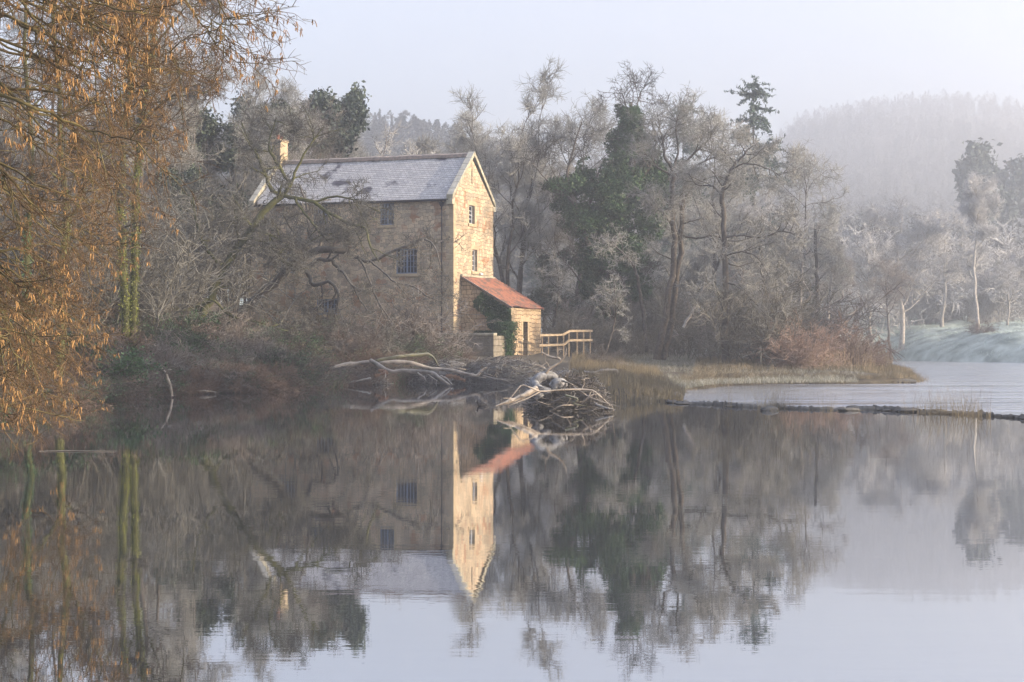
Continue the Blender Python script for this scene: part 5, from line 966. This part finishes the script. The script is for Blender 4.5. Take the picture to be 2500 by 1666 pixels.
# root pile in the pool
RY = 59.5
c = P(1388, 985, RY); rp = brush('root_pile', c[0], c[1], 0, 1.45, 1.0, 1.15, 4200, .62, .0085, 'twig_dark', 'heap of tangled roots standing in the pool before the weir', 41, mound='drift_dark', fr=.1)
c2 = P(1385, 955, RY); g = np.random.default_rng(42); n = 900
d = g.normal(size=(n, 3)); d[:, 2] = np.abs(d[:, 2]) * .8; d /= np.linalg.norm(d, axis=1, keepdims=True)
St, Sr = np.stack([np.array([0, 0, .35]) + d * k * np.array([1.0, .8, .75]) + g.normal(size=(n, 3)) * .02 * (k + .3) for k in (.2, .5, .8, 1.0, 1.18)], 1), np.tile(np.array([.018, .015, .011, .007, .003]), (n, 1))
tag(link('rootlets', tubes_mesh('rootlets', [(St, Sr, 4)], M['drift_dark'], False), rp), kind='stuff')
log('stump', [(1318, 972, 58.6, .16), (1308, 955, 58.6, .2), (1304, 938, 58.6, .19), (1314, 925, 58.6, .17), (1330, 917, 58.7, .16), (1350, 918, 58.8, .13), (1358, 925, 58.8, .1)], 'drift_grey', 'knotted grey stump curled on top of the root pile', forks=[[(1306, 935, 58.4, .13), (1312, 945, 58.2, .13), (1325, 952, 58.1, .12), (1345, 955, 58.1, .09)], [(1345, 945, 58.3, .14), (1360, 936, 58.3, .19), (1374, 936, 58.4, .16), (1380, 945, 58.4, .1)]], seed=21, cat='stump', rough=.03)
log('bare_branch', [(1333, 912, 58.6, .075), (1342, 900, 58.6, .065), (1362, 888, 58.6, .055), (1374, 876, 58.6, .04), (1383, 863, 58.6, .015)], 'driftwood', 'bleached limb pointing up from the knotted stump', seed=22, cat='branch', forks=[[(1342, 900, 58.6, .03), (1338, 890, 58.6, .02), (1330, 880, 58.6, .008)]])
log('bare_branch', [(1320, 860, 97, .05), (1345, 872, 97, .09), (1365, 876, 97, .10), (1370, 885, 97, .06)], 'driftwood', 'frosted limb with upturned tip on the brush pile', seed=23, cat='branch', forks=[[(1358, 872, 97, .06), (1362, 860, 97, .04), (1366, 848, 97, .015)]])
log('bare_branch', [(1310, 948, 58.0, .13), (1280, 966, 57.6, .13), (1245, 980, 57.2, .10), (1210, 992, 56.8, .02)], 'driftwood', 'thick pale trunk running down from the stump to the water', seed=24)
log('bare_branch', [(1250, 967, 57.0, .02), (1272, 941, 57.0, .03), (1295, 947, 57.0, .035), (1318, 956, 57.2, .04), (1360, 953, 57.5, .04), (1410, 951, 57.8, .045), (1445, 954, 57.8, .045), (1462, 966, 57.8, .05), (1478, 980, 57.8, .04), (1489, 991, 57.8, .02)], 'driftwood', 'long bent pale branch lying across the root pile', seed=25, cat='branch', forks=[[(1272, 941, 57, .025), (1258, 958, 56.9, .02), (1243, 978, 56.8, .012), (1240, 990, 56.7, .008)]])
log('bare_branch', [(1318, 957, 57.2, .03), (1290, 972, 57, .025), (1265, 982, 56.8, .02), (1240, 992, 56.7, .008)], 'driftwood', 'thin branch slanting left down to the water from the root pile', seed=26, cat='branch')
log('bare_branch', [(1455, 988, 57.6, .07), (1470, 995, 57.4, .075), (1485, 999, 57.3, .07), (1497, 1000, 57.3, .05)], 'drift_dark', 'short dark log end at the right foot of the root pile', seed=27)
log('bare_branch', [(1430, 965, 57.6, .025), (1465, 980, 57.4, .022), (1512, 993, 57.2, .008)], 'driftwood', 'straight thin stick pointing right from the root pile', seed=28, cat='branch')
log('bare_branch', [(1380, 965, 57.4, .05), (1410, 975, 57.2, .045), (1400, 985, 57.2, .03), (1430, 992, 57.2, .015)], 'drift_moss', 'twisting root in the middle of the root pile', seed=29, cat='branch')

g = np.random.default_rng(55)
for i, (a, b, c_, d_, w_) in enumerate([(1345, 985, 1405, 968, .035), (1400, 945, 1442, 972, .04), (1290, 985, 1345, 992, .03), (1420, 985, 1462, 962, .03), (1372, 930, 1412, 948, .045), (1350, 1000, 1400, 990, .03), (1385, 925, 1395, 905, .02), (1425, 940, 1440, 925, .018)]):
    Yb = 57.6 + (i % 3) * .5; log('broken_stick', [(a, b, Yb, w_), ((a + c_) / 2 + g.uniform(-5, 5), (b + d_) / 2 - g.uniform(0, 8), Yb - .2, w_ * .9), (c_, d_, Yb, w_ * .3)], ['drift_dark', 'driftwood'][i % 2], 'short broken stick caught in the root pile', seed=60 + i, cat='stick', group='sticks in the root pile')
for i in range(16):
    a = g.uniform(1130, 1400); b = g.uniform(893, 925); Yb = 96.5 + g.uniform(-.8, .5); dx = g.uniform(15, 55) * g.choice([-1, 1])
    log('broken_stick', [(a, b, Yb, .045), (a + dx * .5, b - g.uniform(2, 9), Yb - .2, .035), (a + dx, b + g.uniform(-8, 6), Yb, .01)], ['drift_dark', 'driftwood', 'drift_grey'][i % 3], 'loose branch lying over the brushwood in front of the mill', seed=80 + i, cat='branch', group='branches over the brushwood')

# ------------------------------------------------------------------ weir and rocks
g = np.random.default_rng(1001); wp = np.array([G(a, b - 4) for a, b in WEIR]); K = 460
cum = np.concatenate([[0], np.cumsum(np.linalg.norm(np.diff(wp, axis=0), axis=1))]); s = np.linspace(0, cum[-1], K)
cx, cyy = np.interp(s, cum, wp[:, 0]), np.interp(s, cum, wp[:, 1]); prof = np.array([(-.34, -.4), (-.3, .02), (-.2, .08), (0, .10), (.25, .07), (.55, -.05), (.8, -.6)])
V = []
for i in range(K):
    h_ = 1 + .5 * math.sin(s[i] * 1.1) * math.sin(s[i] * .37 + 1) + .25 * g.normal()
    for j, (dy, dz) in enumerate(prof): V.append((cx[i] + g.normal() * .02, cyy[i] + dy * (1 + .15 * math.sin(s[i] * 2.3) + .06 * g.normal()) + .12 * math.sin(s[i] * .9), (dz * max(h_, .25) if dz > 0 else dz) + g.normal() * .012))
ii = np.arange(K - 1)[:, None] * 7 + np.arange(6)[None]
tag(link('weir', mesh_np('weir', np.array(V), np.stack([ii, ii + 7, ii + 8, ii + 1], -1).reshape(-1, 4), M['rock'], False)), 'low dark stone weir crossing from the root pile to the right edge', 'weir')
def rock(px, py, r, label, seed, flat=.55, mt='rock', group=None, z=0.0):
    g = np.random.default_rng(seed); bm = bmesh.new(); bmesh.ops.create_icosphere(bm, subdivisions=3, radius=1)
    q = np.array([v.co[:] for v in bm.verts]); nz = 1 + .3 * vnoise(q * 2, seed) + .12 * vnoise(q * 6, seed + 5); sc = np.array([r * g.uniform(1.1, 1.8), r, r * flat]); q = q * nz[:, None] * sc
    for v, c in zip(bm.verts, q): v.co = c
    me = bpy.data.meshes.new('rock'); bm.to_mesh(me); bm.free(); me.materials.append(M[mt]); x, y = G(px, py, z)
    return tag(link('rock', me, None, (x, y, z + r * flat * .25)), label, 'rock', group)
for i in range(34):
    u = g.uniform(0, cum[-1] * .86); x, y = np.interp(u, cum, wp[:, 0]), np.interp(u, cum, wp[:, 1]); px, py = 1250 + F * x / y, HZ + F * CH / y
    rock(px, py + g.uniform(-3, 2), g.uniform(.08, .24), 'dark wet stone set along the weir', 1100 + i, .42, group='stones of the weir')
rock(1878, 1003, .26, 'brown rounded boulder on the pool side of the weir', 1203, .5)
rock(1653, 974, .16, 'small dark upright stone standing on the weir by the reeds', 1204, 1.3, mt='drift_dark')
rock(2205, 936, .55, 'low stone at the tip of the reed point', 1205, .4, z=ZL)

# ------------------------------------------------------------------ coot
g = np.random.default_rng(5); x, y = G(1176, 992); coot = tag(empty('coot', (x, y, 0), R(200)), 'small black coot swimming left of the root pile', 'bird')
sp_ = [(-.19, .06, .005, .005), (-.17, .065, .03, .02), (-.12, .06, .065, .05), (-.04, .045, .085, .07), (.05, .045, .08, .07), (.11, .06, .055, .055), (.14, .10, .03, .035), (.15, .14, .026, .028), (.165, .175, .033, .033), (.19, .185, .03, .028), (.205, .182, .008, .008)]
V = []; n_ = 12
for k, (a, z, rw_, rh) in enumerate(sp_):
    t = np.array([sp_[min(k + 1, 10)][0] - sp_[max(k - 1, 0)][0], sp_[min(k + 1, 10)][1] - sp_[max(k - 1, 0)][1]]); t = t / np.linalg.norm(t)
    for j in range(n_): an = 2 * math.pi * j / n_; V.append((a - t[1] * rh * math.sin(an), rw_ * math.cos(an), z + t[0] * rh * math.sin(an)))
ii = np.arange(10)[:, None] * n_ + np.arange(n_)[None]; jj = np.arange(10)[:, None] * n_ + (np.arange(n_)[None] + 1) % n_
link('body', mesh_np('body', np.array(V), np.stack([ii, jj, jj + n_, ii + n_], -1).reshape(-1, 4), M['feather'], True), coot)
b = MB(); b.prism([(.20, -.008, .172), (.20, .008, .172), (.20, .008, .20), (.20, -.008, .20)], (.012, 0, 0)); b.add([(.21, -.008, .172), (.21, .008, .172), (.21, 0, .19), (.245, 0, .172)], [(0, 1, 3), (1, 2, 3), (2, 0, 3), (0, 2, 1)]); b.build('beak', M['beak'], coot)

# ------------------------------------------------------------------ haze: one even box of misty air around everything
hm = bpy.data.materials.new('haze'); hm.use_nodes = True; t = hm.node_tree; t.nodes.clear(); o_ = t.nodes.new('ShaderNodeOutputMaterial'); v_ = t.nodes.new('ShaderNodeVolumePrincipled')
v_.inputs['Color'].default_value = (.865, .905, .975, 1); v_.inputs['Density'].default_value = HAZE_DENSITY; v_.inputs['Anisotropy'].default_value = .65
t.links.new(v_.outputs[0], o_.inputs["Volume"])
hz = MB(); hz.box((-580, -45, -4), (580, 1760, 232)); tag(hz.build('haze', hm), 'pale morning mist filling the valley', kind='stuff')
